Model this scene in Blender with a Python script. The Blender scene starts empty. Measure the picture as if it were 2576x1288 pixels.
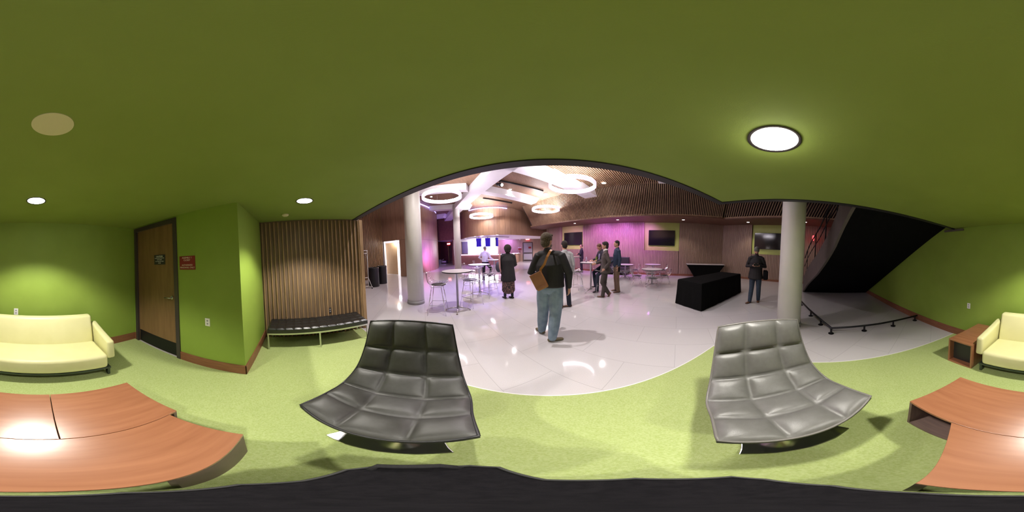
import bpy, bmesh, math, random
from mathutils import Vector, Matrix
random.seed(7)
PI = math.pi
C = bpy.context.scene.collection
sc = bpy.context.scene

# ------------------------------------------------------------------ camera, world, exposure
H = 1.60                       # eye height
TH = math.radians(13.5)        # heading of the picture's centre against the room's axes
TILT, TAZ = math.radians(-3.05), math.radians(24)
cd = bpy.data.cameras.new('camera'); cam = bpy.data.objects.new('camera', cd); C.objects.link(cam)
cd.type = 'PANO'
try: cd.panorama_type = 'EQUIRECTANGULAR'
except Exception: pass
try: cd.cycles.panorama_type = 'EQUIRECTANGULAR'
except Exception: pass
cd.clip_start = 0.02; cd.clip_end = 100
axis = Vector((math.cos(TAZ), -math.sin(TAZ), 0))
Q = Matrix.Rotation(TH, 4, 'Z') @ Matrix.Rotation(TILT, 4, axis) @ Matrix(((1,0,0,0),(0,0,-1,0),(0,1,0,0),(0,0,0,1)))
cam.matrix_world = Matrix.Translation((0, 0, H)) @ Q
sc.camera = cam
w = bpy.data.worlds.new('world'); sc.world = w; w.use_nodes = True
w.node_tree.nodes['Background'].inputs[0].default_value = (0.5, 0.45, 0.6, 1)
w.node_tree.nodes['Background'].inputs[1].default_value = 0.02
sc.view_settings.view_transform = 'Standard'; sc.view_settings.look = 'None'
sc.view_settings.gamma = 1; sc.view_settings.use_curve_mapping = False
sc.view_settings.exposure = 0.45
try:
    sc.cycles.use_denoising = True; sc.cycles.max_bounces = 8; sc.cycles.diffuse_bounces = 5
    sc.cycles.sample_clamp_indirect = 6.0
except Exception: pass

def light(name, kind, loc, power, color=(1,1,1), size=0.1, aim=None, angle=None, blend=0.3, parent=None, size_y=None, spread=None):
    d = bpy.data.lights.new(name, kind); d.energy = power; d.color = color
    if kind == 'AREA':
        d.size = size
        if size_y: d.shape = 'RECTANGLE'; d.size_y = size_y
        else: d.shape = 'DISK'
        if spread: d.spread = math.radians(spread)
    else: d.shadow_soft_size = size
    if kind == 'SPOT': d.spot_size = math.radians(angle or 110); d.spot_blend = blend
    o = bpy.data.objects.new(name, d); C.objects.link(o); o.location = loc
    if aim is not None: o.rotation_euler = (Vector(aim) - Vector(loc)).to_track_quat('-Z', 'Y').to_euler()
    if parent: o.parent = parent
    return o

# lounge: lamps sit under the ceiling discs; lobby: lamps at its recessed discs, some of them unseen and added, in the ledge, and the coloured LED washes
DOWN = [(0.03,-1.72,135), (-1.97,0.16,110), (0.83,0.20,105)]
for (x, y, p), an in zip(DOWN, (118, 118, 106)): light('downlight_lamp', 'SPOT', (x,y,2.27), p, (1.0,0.95,0.86), 0.07, (x,y,0), an, 0.45)
light('downlight_spill', 'POINT', (0.83,0.20,2.22), 2.0, (1.0,0.96,0.9), 0.09)
LOBBY = [(2.23,6.63,130), (-2.01,8.36,150), (-6.86,7.93,130), (1.9,3.5,120), (-4.4,3.6,95), (4.7,2.9,70), (-1.3,2.6,420)]  # last ones unseen: fill lamps added, final one inferred from the cast shadows
for x, y, p in LOBBY: light('lobby_lamp', 'SPOT', (x,y,5.272-0.0707*(x+y)-0.18), p*1.0, (1.0,0.93,0.93), 0.05, (x,y,0), 125, 0.7)
for x, y in [(3.60,8.27),(6.20,5.91),(7.97,3.06),(7.76,0.13),(1.57,10.36)]:
    light('ledge_lamp', 'SPOT', (x,y,3.10), 22 if y < 1 else 34, (1.0,0.86,0.72), 0.05, (x,y,0), 110, 0.6)
MAG = (0.72,0.20,1.0); VIO = (0.30,0.12,1.0)
light('led_wash', 'SPOT', (2.3,9.1,3.1), 150, MAG, 0.05, (3.2,10.0,1.8), 120, 0.9)
light('led_wash', 'SPOT', (3.4,8.1,3.1), 170, MAG, 0.05, (4.2,9.0,1.8), 120, 0.9)
light('led_wash', 'SPOT', (4.5,7.1,3.1), 130, MAG, 0.05, (5.2,8.1,1.6), 120, 0.9)
light('led_wash', 'SPOT', (1.0,10.1,3.1), 110, MAG, 0.05, (1.4,11.5,1.5), 120, 0.9)
light('led_wash', 'SPOT', (2.8,7.4,4.3), 330, (0.55,0.2,1.0), 0.05, (3.4,7.2,0), 75, 0.9)
light('led_wash', 'SPOT', (-2.9,6.6,4.5), 620, (0.32,0.16,1.0), 0.05, (-3.0,5.8,0), 72, 0.9)
light('led_wash', 'SPOT', (-7.4,8.2,0.9), 260, MAG, 0.1, (-8.9,10.0,0.9), 90, 0.9)
light('led_wash', 'SPOT', (-7.0,8.4,1.2), 330, VIO, 0.1, (-8.9,9.9,2.0), 100, 0.9)
light('fascia_wash', 'SPOT', (-4.9,10.3,3.9), 40, (1.0,0.82,0.66), 0.1, (-4.6,11.3,3.0), 110, 0.9)
light('fascia_wash', 'SPOT', (-3.3,10.6,3.7), 22, (1.0,0.82,0.66), 0.1, (-2.9,11.8,2.9), 110, 0.9)
light('bar_wash', 'SPOT', (-6.0,13.4,2.5), 260, (0.62,0.25,1.0), 0.05, (-5.5,12.0,0), 150, 0.6)
light('bar_wash', 'SPOT', (-2.0,16.6,2.55), 300, (1.0,0.85,0.95), 0.05, (-2.0,16.61,0), 140, 0.6)
light('bar_wash', 'SPOT', (-5.2,17.6,2.55), 200, (0.6,0.3,1.0), 0.05, (-5.2,19,1.2), 140, 0.6)
light('corridor_fill', 'POINT', (-9.24,6.71,2.36), 26, (1.0,0.95,0.88), 0.08)  # added to light the front of the birch door, no known fitting
light('corridor_fill', 'AREA', (-11.3,8.3,2.45), 60, (1.0,0.97,1.0), 0.8, (-11.3,8.31,0))

# ------------------------------------------------------------------ materials
def mat(name, col, rough=0.6, metal=0.0, col2=None, scale=8.0, stretch=(1,1,1), bump=0.0, bscale=None, emit=None, estr=0.0, spec=0.5, coat=0.0, detail=4.0, lo=0.35, hi=0.65):
    m = bpy.data.materials.new(name); m.use_nodes = True; nt = m.node_tree; N = nt.nodes; L = nt.links
    b = N['Principled BSDF']
    b.inputs['Base Color'].default_value = (*col, 1); b.inputs['Roughness'].default_value = rough; b.inputs['Metallic'].default_value = metal
    b.inputs['Specular IOR Level'].default_value = spec
    if coat: b.inputs['Coat Weight'].default_value = coat; b.inputs['Coat Roughness'].default_value = 0.12
    tc = N.new('ShaderNodeTexCoord'); mp = N.new('ShaderNodeMapping'); mp.inputs['Scale'].default_value = stretch
    L.new(tc.outputs['Object'], mp.inputs['Vector'])
    nz = N.new('ShaderNodeTexNoise'); nz.inputs['Scale'].default_value = scale; nz.inputs['Detail'].default_value = detail
    L.new(mp.outputs[0], nz.inputs['Vector'])
    if col2 is not None:
        r = N.new('ShaderNodeValToRGB'); r.color_ramp.elements[0].position = lo; r.color_ramp.elements[1].position = hi
        r.color_ramp.elements[0].color = (*col, 1); r.color_ramp.elements[1].color = (*col2, 1)
        L.new(nz.outputs['Fac'], r.inputs[0]); L.new(r.outputs[0], b.inputs['Base Color'])
    if bump:
        bn = N.new('ShaderNodeBump'); bn.inputs['Strength'].default_value = bump; bn.inputs['Distance'].default_value = 0.01
        n2 = N.new('ShaderNodeTexNoise'); n2.inputs['Scale'].default_value = bscale or scale*3; L.new(mp.outputs[0], n2.inputs['Vector'])
        L.new(n2.outputs['Fac'], bn.inputs['Height']); L.new(bn.outputs[0], b.inputs['Normal'])
    if emit is not None:
        b.inputs['Emission Color'].default_value = (*emit, 1); b.inputs['Emission Strength'].default_value = estr
    return m

def tile_mat():
    m = mat('lobby_tile', (0.53,0.50,0.51), 0.07, col2=(0.60,0.575,0.585), scale=160, detail=2, lo=0.3, hi=0.7, spec=0.35)
    nt = m.node_tree; N = nt.nodes; L = nt.links; b = N['Principled BSDF']
    br = N.new('ShaderNodeTexBrick'); br.inputs['Scale'].default_value = 1.0; br.inputs['Brick Width'].default_value = 1.2; br.inputs['Row Height'].default_value = 0.6
    br.inputs['Mortar Size'].default_value = 0.003; br.inputs['Color1'].default_value = (1,1,1,1); br.inputs['Color2'].default_value = (0.97,0.97,0.97,1); br.inputs['Mortar'].default_value = (0.72,0.72,0.72,1)
    tc = [n for n in N if n.type == 'TEX_COORD'][0]
    mp = N.new('ShaderNodeMapping'); mp.inputs['Rotation'].default_value = (0,0,PI/4); L.new(tc.outputs['Object'], mp.inputs[0]); L.new(mp.outputs[0], br.inputs[0])
    mx = N.new('ShaderNodeMix'); mx.data_type = 'RGBA'; mx.blend_type = 'MULTIPLY'; mx.inputs[0].default_value = 1.0
    src = b.inputs['Base Color'].links[0].from_socket
    L.new(src, mx.inputs[6]); L.new(br.outputs['Color'], mx.inputs[7]); L.new(mx.outputs[2], b.inputs['Base Color'])
    return m

M = {}
M['lime'] = mat('lime_paint', (0.235,0.345,0.045), 0.6, col2=(0.25,0.365,0.05), scale=3, bump=0.06, bscale=220)
M['ceil'] = mat('olive_ceiling_paint', (0.205,0.268,0.048), 0.8, col2=(0.22,0.285,0.055), scale=2, bump=0.08, bscale=180)
M['carpet'] = mat('lime_carpet', (0.35,0.43,0.14), 0.95, col2=(0.45,0.53,0.225), scale=90, detail=8, lo=0.3, hi=0.65, bump=0.5, bscale=260, spec=0.1)
M['tile'] = tile_mat()
M['base_wood'] = mat('baseboard_wood', (0.20,0.075,0.035), 0.45, col2=(0.27,0.11,0.055), scale=5, stretch=(1,1,12))
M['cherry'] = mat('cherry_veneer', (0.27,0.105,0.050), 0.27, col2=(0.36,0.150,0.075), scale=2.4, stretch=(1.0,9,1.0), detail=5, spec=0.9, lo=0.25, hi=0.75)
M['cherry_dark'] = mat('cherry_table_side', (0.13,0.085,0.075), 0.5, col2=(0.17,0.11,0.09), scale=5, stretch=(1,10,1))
M['slat'] = mat('walnut_slat', (0.24,0.145,0.07), 0.5, col2=(0.34,0.21,0.105), scale=6, stretch=(6,6,0.6))
M['slat_back'] = mat('walnut_backing', (0.16,0.105,0.065), 0.6, col2=(0.21,0.14,0.085), scale=5, stretch=(5,5,0.5))
M['panel'] = mat('oak_panelling', (0.34,0.205,0.13), 0.42, col2=(0.42,0.265,0.175), scale=5, stretch=(5,5,0.35), detail=6)
M['flute'] = mat('fluted_panel', (0.34,0.235,0.18), 0.5, col2=(0.40,0.28,0.215), scale=5, stretch=(5,5,0.4))
M['flute_dark'] = mat('fluted_groove', (0.13,0.08,0.065), 0.7)
M['ceil_wood'] = mat('wood_plank_ceiling', (0.20,0.115,0.07), 0.55, col2=(0.28,0.165,0.10), scale=4, stretch=(10,1,1))
M['ceil_slat'] = mat('ceiling_slat', (0.33,0.21,0.13), 0.5, col2=(0.42,0.28,0.17), scale=5)
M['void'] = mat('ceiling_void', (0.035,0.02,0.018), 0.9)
M['darkwood'] = mat('dark_ledge_wood', (0.13,0.06,0.04), 0.5, col2=(0.17,0.08,0.05), scale=5)
M['black_trim'] = mat('black_trim', (0.02,0.018,0.022), 0.5)
M['white'] = mat('white_paint', (0.80,0.78,0.80), 0.5, col2=(0.83,0.81,0.83), scale=4)
M['colwhite'] = mat('column_paint', (0.72,0.71,0.66), 0.45, col2=(0.75,0.74,0.69), scale=3)
M['grey_base'] = mat('grey_column_base', (0.33,0.32,0.32), 0.5)
M['doorwood'] = mat('maple_door', (0.19,0.105,0.045), 0.5, col2=(0.23,0.13,0.056), scale=4, stretch=(4,4,0.5))
M['lightdoor'] = mat('birch_door', (0.75,0.55,0.33), 0.45, col2=(0.80,0.60,0.38), scale=4, stretch=(4,4,0.5))
M['bronze'] = mat('dark_bronze_metal', (0.065,0.052,0.05), 0.45, 0.3)
M['black_metal'] = mat('black_metal', (0.012,0.012,0.014), 0.4, 0.4)
M['blackpaint'] = mat('black_stair_paint', (0.0035,0.0035,0.004), 0.95, col2=(0.005,0.005,0.006), scale=10, spec=0.1)
M['stringer'] = mat('grey_stringer_paint', (0.10,0.085,0.08), 0.55, col2=(0.12,0.10,0.09), scale=6)
M['chrome'] = mat('chrome', (0.78,0.78,0.80), 0.12, 1.0)
M['brushed'] = mat('brushed_steel', (0.6,0.6,0.6), 0.3, 1.0)
M['leather'] = mat('charcoal_leather', (0.045,0.043,0.040), 0.46, col2=(0.053,0.051,0.048), scale=30, bump=0.12, bscale=400, spec=0.6)
M['greyleather'] = mat('grey_leather', (0.125,0.122,0.115), 0.38, col2=(0.14,0.137,0.13), scale=30, bump=0.12, bscale=400, spec=0.6)
M['piping'] = mat('black_piping', (0.015,0.014,0.016), 0.4)
M['greypiping'] = mat('grey_piping', (0.16,0.15,0.14), 0.4)
M['shell'] = mat('black_shell', (0.02,0.02,0.02), 0.5)
M['blackleather'] = mat('black_leather', (0.012,0.012,0.012), 0.28, bump=0.1, bscale=300, spec=0.6)
M['cream'] = mat('cream_green_vinyl', (0.72,0.70,0.36), 0.42, col2=(0.75,0.73,0.39), scale=5, bump=0.05, bscale=300)
M['sofaframe'] = mat('grey_sofa_frame', (0.06,0.075,0.06), 0.35, 0.5)
M['plate'] = mat('white_plastic', (0.75,0.74,0.70), 0.4)
M['slot'] = mat('dark_slot', (0.03,0.03,0.03), 0.6)
M['lens'] = mat('lamp_lens', (1,1,1), 0.5, emit=(1.0,0.97,0.92), estr=16)
M['lens_small'] = mat('small_lamp_lens', (1,1,1), 0.5, emit=(1.0,0.95,0.9), estr=8)
M['ring'] = mat('ring_diffuser', (1,1,1), 0.5, emit=(1.0,0.93,1.0), estr=22)
M['ring_up'] = mat('ring_uplight', (1,1,1), 0.5, emit=(1.0,0.93,1.0), estr=75)
M['ringband'] = mat('ring_band', (0.85,0.80,0.85), 0.4, emit=(0.92,0.72,1.0), estr=0.75)
M['speaker'] = mat('cream_speaker_grille', (0.62,0.57,0.34), 0.7)
M['redsign'] = mat('red_sign', (0.22,0.012,0.015), 0.5)
M['signtext'] = mat('sign_lettering', (0.75,0.6,0.5), 0.5)
M['exit'] = mat('exit_sign_face', (0.8,0.1,0.1), 0.5, emit=(1.0,0.05,0.06), estr=3.0)
M['exitlet'] = mat('exit_sign_lettering', (1,1,1), 0.5, emit=(1.0,0.75,0.75), estr=6.0)
M['screen'] = mat('black_screen', (0.008,0.008,0.010), 0.10, spec=0.6)
M['bezel'] = mat('black_bezel', (0.01,0.01,0.01), 0.3)
M['niche'] = mat('lime_niche_paint', (0.50,0.58,0.16), 0.5, col2=(0.53,0.61,0.18), scale=3)
M['cloth'] = mat('black_tablecloth', (0.004,0.004,0.004), 0.95, bump=0.2, bscale=40, spec=0.12)
M['tabletop'] = mat('white_laminate', (0.62,0.58,0.60), 0.3)
M['edge'] = mat('black_edge', (0.02,0.02,0.02), 0.4)
M['barglow'] = mat('backlit_bar_panel', (1,1,1), 0.5, emit=(0.95,0.92,1.0), estr=4.5)
M['barside'] = mat('lavender_panel', (0.5,0.45,0.8), 0.5)
M['ledmag'] = mat('magenta_led', (1,1,1), 0.5, emit=(1.0,0.55,1.0), estr=4.5)
M['ledblue'] = mat('blue_led', (1,1,1), 0.5, emit=(0.30,0.26,1.0), estr=3.2)
M['bluescreen'] = mat('blue_screen', (0.02,0.01,0.2), 0.3, emit=(0.012,0.004,0.26), estr=1.0)
M['greydoor'] = mat('grey_steel_door', (0.30,0.29,0.31), 0.45)
M['bin'] = mat('black_bin', (0.010,0.010,0.012), 0.35)
M['case'] = mat('black_case_fabric', (0.006,0.0055,0.007), 0.95, col2=(0.010,0.009,0.011), scale=60, bump=0.3, bscale=300, spec=0.15)
M['carpet_stitch'] = mat('case_webbing', (0.018,0.017,0.02), 0.8, bump=0.6, bscale=500)
M['satchel'] = mat('tan_satchel_leather', (0.30,0.12,0.065), 0.45, col2=(0.37,0.155,0.085), scale=8)
M['satchel_side'] = mat('golden_satchel_leather', (0.36,0.15,0.04), 0.4)
M['skin'] = mat('skin', (0.55,0.29,0.20), 0.55)
M['skin_dark'] = mat('dark_skin', (0.22,0.10,0.06), 0.55)
M['grey_metal'] = mat('grey_plastic', (0.28,0.28,0.30), 0.5)

# ------------------------------------------------------------------ mesh helpers
class MB:
    def __init__(s): s.b = bmesh.new()
    def box(s, x0, x1, y0, y1, z0, z1, mi=0):
        v = [s.b.verts.new(p) for p in ((x0,y0,z0),(x1,y0,z0),(x1,y1,z0),(x0,y1,z0),(x0,y0,z1),(x1,y0,z1),(x1,y1,z1),(x0,y1,z1))]
        for q in ((0,3,2,1),(4,5,6,7),(0,1,5,4),(1,2,6,5),(2,3,7,6),(3,0,4,7)):
            f = s.b.faces.new([v[i] for i in q]); f.material_index = mi
        return s
    def obox(s, c, hx, hy, hz, X=(1,0,0), Y=(0,1,0), Z=None, mi=0):
        c = Vector(c); X = Vector(X).normalized(); Y = Vector(Y).normalized(); Z = Vector(Z).normalized() if Z else X.cross(Y)
        v = [s.b.verts.new(c + X*a*hx + Y*b*hy + Z*d*hz) for a,b,d in ((-1,-1,-1),(1,-1,-1),(1,1,-1),(-1,1,-1),(-1,-1,1),(1,-1,1),(1,1,1),(-1,1,1))]
        for q in ((0,3,2,1),(4,5,6,7),(0,1,5,4),(1,2,6,5),(2,3,7,6),(3,0,4,7)):
            f = s.b.faces.new([v[i] for i in q]); f.material_index = mi
        return s
    def prism(s, poly, z0, z1, mi=0):
        a = [s.b.verts.new((x,y,z0)) for x,y in poly]; b = [s.b.verts.new((x,y,z1)) for x,y in poly]
        n = len(poly)
        s.b.faces.new(a[::-1]).material_index = mi; s.b.faces.new(b).material_index = mi
        for i in range(n): s.b.faces.new((a[i],a[(i+1)%n],b[(i+1)%n],b[i])).material_index = mi
        return s
    def hexa(s, lo, hi, mi=0):    # lo, hi: four points each
        v = [s.b.verts.new(p) for p in list(lo)+list(hi)]
        for q in ((0,3,2,1),(4,5,6,7),(0,1,5,4),(1,2,6,5),(2,3,7,6),(3,0,4,7)):
            s.b.faces.new([v[i] for i in q]).material_index = mi
        return s
    def face(s, pts, mi=0):
        s.b.faces.new([s.b.verts.new(p) for p in pts]).material_index = mi; return s
    def lathe(s, prof, n=32, c=(0,0,0), mi=0, closed=True):
        rings = []
        for r, z in prof:
            rings.append([s.b.verts.new((c[0]+r*math.cos(2*PI*k/n), c[1]+r*math.sin(2*PI*k/n), c[2]+z)) for k in range(n)])
        for a, b in zip(rings, rings[1:]):
            for k in range(n): s.b.faces.new((a[k],a[(k+1)%n],b[(k+1)%n],b[k])).material_index = mi
        if closed:
            s.b.faces.new(rings[0][::-1]).material_index = mi; s.b.faces.new(rings[-1]).material_index = mi
        return s
    def tube(s, path, r, n=8, mi=0, loop=False):
        P = [Vector(p) for p in path]; R = r if isinstance(r, (list,tuple)) else [r]*len(P)
        rings = []; up = Vector((0,0,1)); last = None
        for i, p in enumerate(P):
            if loop: t = P[(i+1)%len(P)] - P[i-1]
            else: t = P[min(i+1,len(P)-1)] - P[max(i-1,0)]
            t.normalize()
            if last is None:
                a = t.cross(up)
                if a.length < 0.05: a = t.cross(Vector((1,0,0)))
            else: a = last - t*last.dot(t)
            a.normalize(); last = a; b = t.cross(a)
            rings.append([s.b.verts.new(p + (a*math.cos(2*PI*k/n) + b*math.sin(2*PI*k/n))*R[i]) for k in range(n)])
        prs = list(zip(rings, rings[1:])) + ([(rings[-1], rings[0])] if loop else [])
        for A, B in prs:
            for k in range(n): s.b.faces.new((A[k],B[k],B[(k+1)%n],A[(k+1)%n])).material_index = mi
        if not loop: s.b.faces.new(rings[0]).material_index = mi; s.b.faces.new(rings[-1][::-1]).material_index = mi
        return s
    def ell(s, c, r, n=16, m=10, rot=None, mi=0):
        c = Vector(c); top = None; rings = []
        def T(v):
            v = Vector(v)
            if rot is not None: v = rot @ v
            return c + v
        for i in range(1, m):
            a = PI*i/m
            rings.append([s.b.verts.new(T((r[0]*math.sin(a)*math.cos(2*PI*k/n), r[1]*math.sin(a)*math.sin(2*PI*k/n), r[2]*math.cos(a)))) for k in range(n)])
        t = s.b.verts.new(T((0,0,r[2]))); u = s.b.verts.new(T((0,0,-r[2])))
        for k in range(n): s.b.faces.new((t, rings[0][k], rings[0][(k+1)%n])).material_index = mi
        for A, B in zip(rings, rings[1:]):
            for k in range(n): s.b.faces.new((A[k],B[k],B[(k+1)%n],A[(k+1)%n])).material_index = mi
        for k in range(n): s.b.faces.new((rings[-1][k], u, rings[-1][(k+1)%n])).material_index = mi
        return s
    def loft(s, cs, rr, xdir=(1,0,0), n=16, cap0=0.7):   # closed elliptical loft with rounded ends
        cs = [Vector(c) for c in cs]; X = Vector(xdir).normalized()
        t0 = (cs[0]-cs[1]).normalized(); t1 = (cs[-1]-cs[-2]).normalized()
        e0 = min(rr[0])*cap0; e1 = min(rr[-1])*0.7
        C2 = [cs[0]+t0*e0*0.98, cs[0]+t0*e0*0.6] + cs + [cs[-1]+t1*e1*0.6, cs[-1]+t1*e1*0.98]
        R2 = [tuple(a*0.2 for a in rr[0]), tuple(a*0.8 for a in rr[0])] + list(rr) + [tuple(a*0.8 for a in rr[-1]), tuple(a*0.2 for a in rr[-1])]
        rings = []
        for i, c in enumerate(C2):
            t = (C2[min(i+1,len(C2)-1)] - C2[max(i-1,0)]).normalized()
            Y = t.cross(X); 
            if Y.length < 0.05: Y = t.cross(Vector((0,1,0)))
            Y.normalize(); X2 = Y.cross(t).normalized()
            rings.append([s.b.verts.new(c + X2*R2[i][0]*math.cos(2*PI*k/n) + Y*R2[i][1]*math.sin(2*PI*k/n)) for k in range(n)])
        for A, B in zip(rings, rings[1:]):
            for k in range(n): s.b.faces.new((A[k],A[(k+1)%n],B[(k+1)%n],B[k]))
        s.b.faces.new(rings[0][::-1]); s.b.faces.new(rings[-1])
        return s
    def build(s, name, mats, parent=None, smooth=False, bevel=0, loc=None, rz=0, remesh=None, seg=2):
        bmesh.ops.recalc_face_normals(s.b, faces=s.b.faces)
        me = bpy.data.meshes.new(name); s.b.to_mesh(me); s.b.free()
        if not isinstance(mats, (list,tuple)): mats = [mats]
        for m in mats: me.materials.append(M[m] if isinstance(m, str) else m)
        if remesh:
            t = bpy.data.objects.new('tmp', me); C.objects.link(t)
            r = t.modifiers.new('r', 'REMESH'); r.mode = 'VOXEL'; r.voxel_size = remesh
            k = t.modifiers.new('s', 'SMOOTH'); k.iterations = 4; k.factor = 0.6
            dg = bpy.context.evaluated_depsgraph_get(); ev = t.evaluated_get(dg)
            m2 = bpy.data.meshes.new_from_object(ev); m2.name = name
            bpy.data.objects.remove(t); bpy.data.meshes.remove(me); me = m2
            me.materials.clear()
            for m in mats: me.materials.append(M[m] if isinstance(m, str) else m)
            smooth = True
        if smooth:
            for p in me.polygons: p.use_smooth = True
        o = bpy.data.objects.new(name, me); C.objects.link(o)
        if loc is not None: o.location = loc
        o.rotation_euler = (0,0,rz)
        if bevel:
            b = o.modifiers.new('bevel', 'BEVEL'); b.width = bevel; b.segments = seg; b.limit_method = 'ANGLE'; b.angle_limit = math.radians(35)
        if parent: o.parent = parent
        return o

def tag(o, label=None, cat=None, group=None, kind=None):
    if label: o['label'] = label
    if cat: o['category'] = cat
    if group: o['group'] = group
    if kind: o['kind'] = kind
    return o
def thing(name, label, cat, loc=(0,0,0), rz=0, group=None):
    o = bpy.data.objects.new(name, None); C.objects.link(o); o.location = loc; o.rotation_euler = (0,0,rz); o.empty_display_size = 0.1
    return tag(o, label, cat, group)
def struct(o): o['kind'] = 'structure'; return o
def copy_tree(o, parent=None):
    c = o.copy(); C.objects.link(c); c.parent = parent
    for ch in [x for x in C.objects if x.parent == o]: copy_tree(ch, c)
    return c
def dup(o, loc, rz, label, group=None):
    c = copy_tree(o); c.location = loc; c.rotation_euler = (0,0,rz); c['label'] = label
    if group: c['group'] = group
    return c
def text(body, size, loc, rot, m, parent, name='lettering'):
    cu = bpy.data.curves.new(name, 'FONT'); cu.body = body; cu.size = size; cu.align_x = 'CENTER'; cu.align_y = 'CENTER'; cu.extrude = 0.001
    cu.materials.append(M[m]); o = bpy.data.objects.new(name, cu); C.objects.link(o)
    me = bpy.data.meshes.new_from_object(o.evaluated_get(bpy.context.evaluated_depsgraph_get())); bpy.data.objects.remove(o)
    o = bpy.data.objects.new(name, me); C.objects.link(o); o.location = loc; o.rotation_euler = rot; o.parent = parent
    return o

# ------------------------------------------------------------------ lounge shell (room frame: x along the sofa wall, y towards the lobby)
ZC = 2.31
struct(MB().box(-15,11,-3.2,21,-0.2,0.0).build('floor_lobby', 'tile'))
struct(MB().prism([(-3.05,-0.63),(-1.80,-0.63),(-1.80,-2.72),(2.05,-2.72),(2.05,1.24),(-3.05,1.24)], 0.0, 0.006).build('floor_carpet', 'carpet'))
struct(MB().box(-3.08,2.06,1.235,1.248,0,0.008).box(2.045,2.058,-2.72,1.24,0,0.008).build('trim_1', 'plate'))
struct(MB().prism([(-3.2,-0.63),(-3.2,-2.9),(2.14,-2.9),(2.0,1.17),(-3.2,1.17)], ZC, ZC+0.5).build('ceiling_lounge', 'ceil'))
struct(MB().prism([(-3.2,1.17),(2.0,1.17),(2.14,-2.72),(2.20,-2.72),(2.08,1.27),(-3.2,1.27)], ZC-0.012, ZC+0.5).build('trim_2', 'black_trim'))
struct(MB().prism([(-3.2,1.0),(1.9,1.0),(2.1,-2.9),(2.19,-2.9),(2.07,1.26),(-3.2,1.26)], ZC+0.5, 5.6).build('wall_mezzanine', 'panel'))
struct(MB().box(-1.95,9.0,-2.9,-2.72,0,5.6).build('wall_back', 'lime'))
# wall with the door, standing proud of the slatted end
struct(MB().box(-1.95,-1.80,-2.72,-2.66,0,ZC).box(-1.95,-1.80,-1.57,-0.63,0,ZC).box(-1.95,-1.80,-2.66,-1.57,2.285,ZC).build('wall_door_side', 'lime'))
struct(MB().box(-3.2,-1.95,-0.78,-0.63,0,ZC).build('wall_return', 'lime'))
struct(MB().box(-1.80,6.9,-2.72,-2.705,0,0.16).build('baseboard_back', 'base_wood', bevel=0.003))
struct(MB().box(-1.80,-1.785,-1.57,-0.615,0,0.16).box(-1.80,-1.785,-2.72,-2.66,0,0.16).build('baseboard_door_side', 'base_wood', bevel=0.003))
struct(MB().box(-3.05,-1.785,-0.63,-0.615,0,0.16).build('baseboard_return', 'base_wood', bevel=0.003))
# slatted end wall behind the bench
sw = MB().box(-3.2,-3.05,-0.63,1.30,0,ZC-0.0)
for k in range(25):
    y = -0.585 + k*0.0775
    sw.box(-3.05,-3.012,y-0.011,y+0.011,0,ZC-0.03,1)
sw.box(-3.2,-3.0,1.29,1.36,0,ZC-0.015,1)
struct(sw.build('wall_slatted_end', ['slat_back','slat']))

# door
d1 = thing('door_1', 'brown maple door with black kick plate', 'door', (-1.80,-2.12,0)); d1['kind'] = 'structure'
MB().box(-0.13,0.02,-0.545,-0.475,0,2.285).box(-0.13,0.02,0.48,0.55,0,2.285).box(-0.13,0.02,-0.475,0.48,2.215,2.285).build('door_frame', 'bronze', d1, bevel=0.004)
leaf = MB().box(-0.07,-0.025,-0.475,0.48,0.012,2.215).build('door_leaf', 'doorwood', d1)
MB().box(-0.025,-0.021,-0.46,0.465,0.02,0.27).build('kick_plate', 'black_metal', leaf)
MB().lathe([(0.028,0),(0.028,0.012)], 16).build('rosette', 'brushed', leaf).matrix_local = Matrix.Translation((-0.02,0.40,1.06)) @ Matrix.Rotation(PI/2,4,'Y')
MB().tube([(-0.02,0.40,1.06),(0.035,0.40,1.06),(0.04,0.385,1.06),(0.04,0.29,1.055)], 0.010).build('door_handle', 'brushed', leaf, smooth=True)
sg = thing('door_sign', 'small black notice with pale lettering fixed on the brown door', 'sign', (-1.822,-1.98,1.66))
MB().box(-0.001,0.005,-0.13,0.13,-0.08,0.08).build('plate', 'slot', sg)
RX = (PI/2,0,PI/2)
for i,(t,s) in enumerate((('CAUTION',0.035),('DO NOT BLOCK THIS DOOR',0.017),('KEEP CLOSED',0.019),('AT ALL TIMES EXCEPT WHEN',0.015),('IN USE',0.02))):
    text(t, s, (0.0065,0,0.052-i*0.027), RX, 'plate', sg)
rs = thing('red_room_sign', 'dark red room sign with a clear header strip, on the green wall beside the door', 'sign', (-1.80,-1.39,1.62))
MB().box(0,0.008,-0.135,0.135,-0.12,0.07).build('plate', 'redsign', rs)
MB().box(0,0.006,-0.135,0.135,0.072,0.115).build('header_strip', 'lime', rs)
for i,(t,s) in enumerate((('ASSEMBLY 1',0.033),('CLOSET',0.033),('',0.03),('AUTHORIZED',0.030),('PERSONNEL ONLY',0.030))):
    if t: text(t, s, (0.009,0,0.045-i*0.034), RX, 'signtext', rs)

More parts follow.
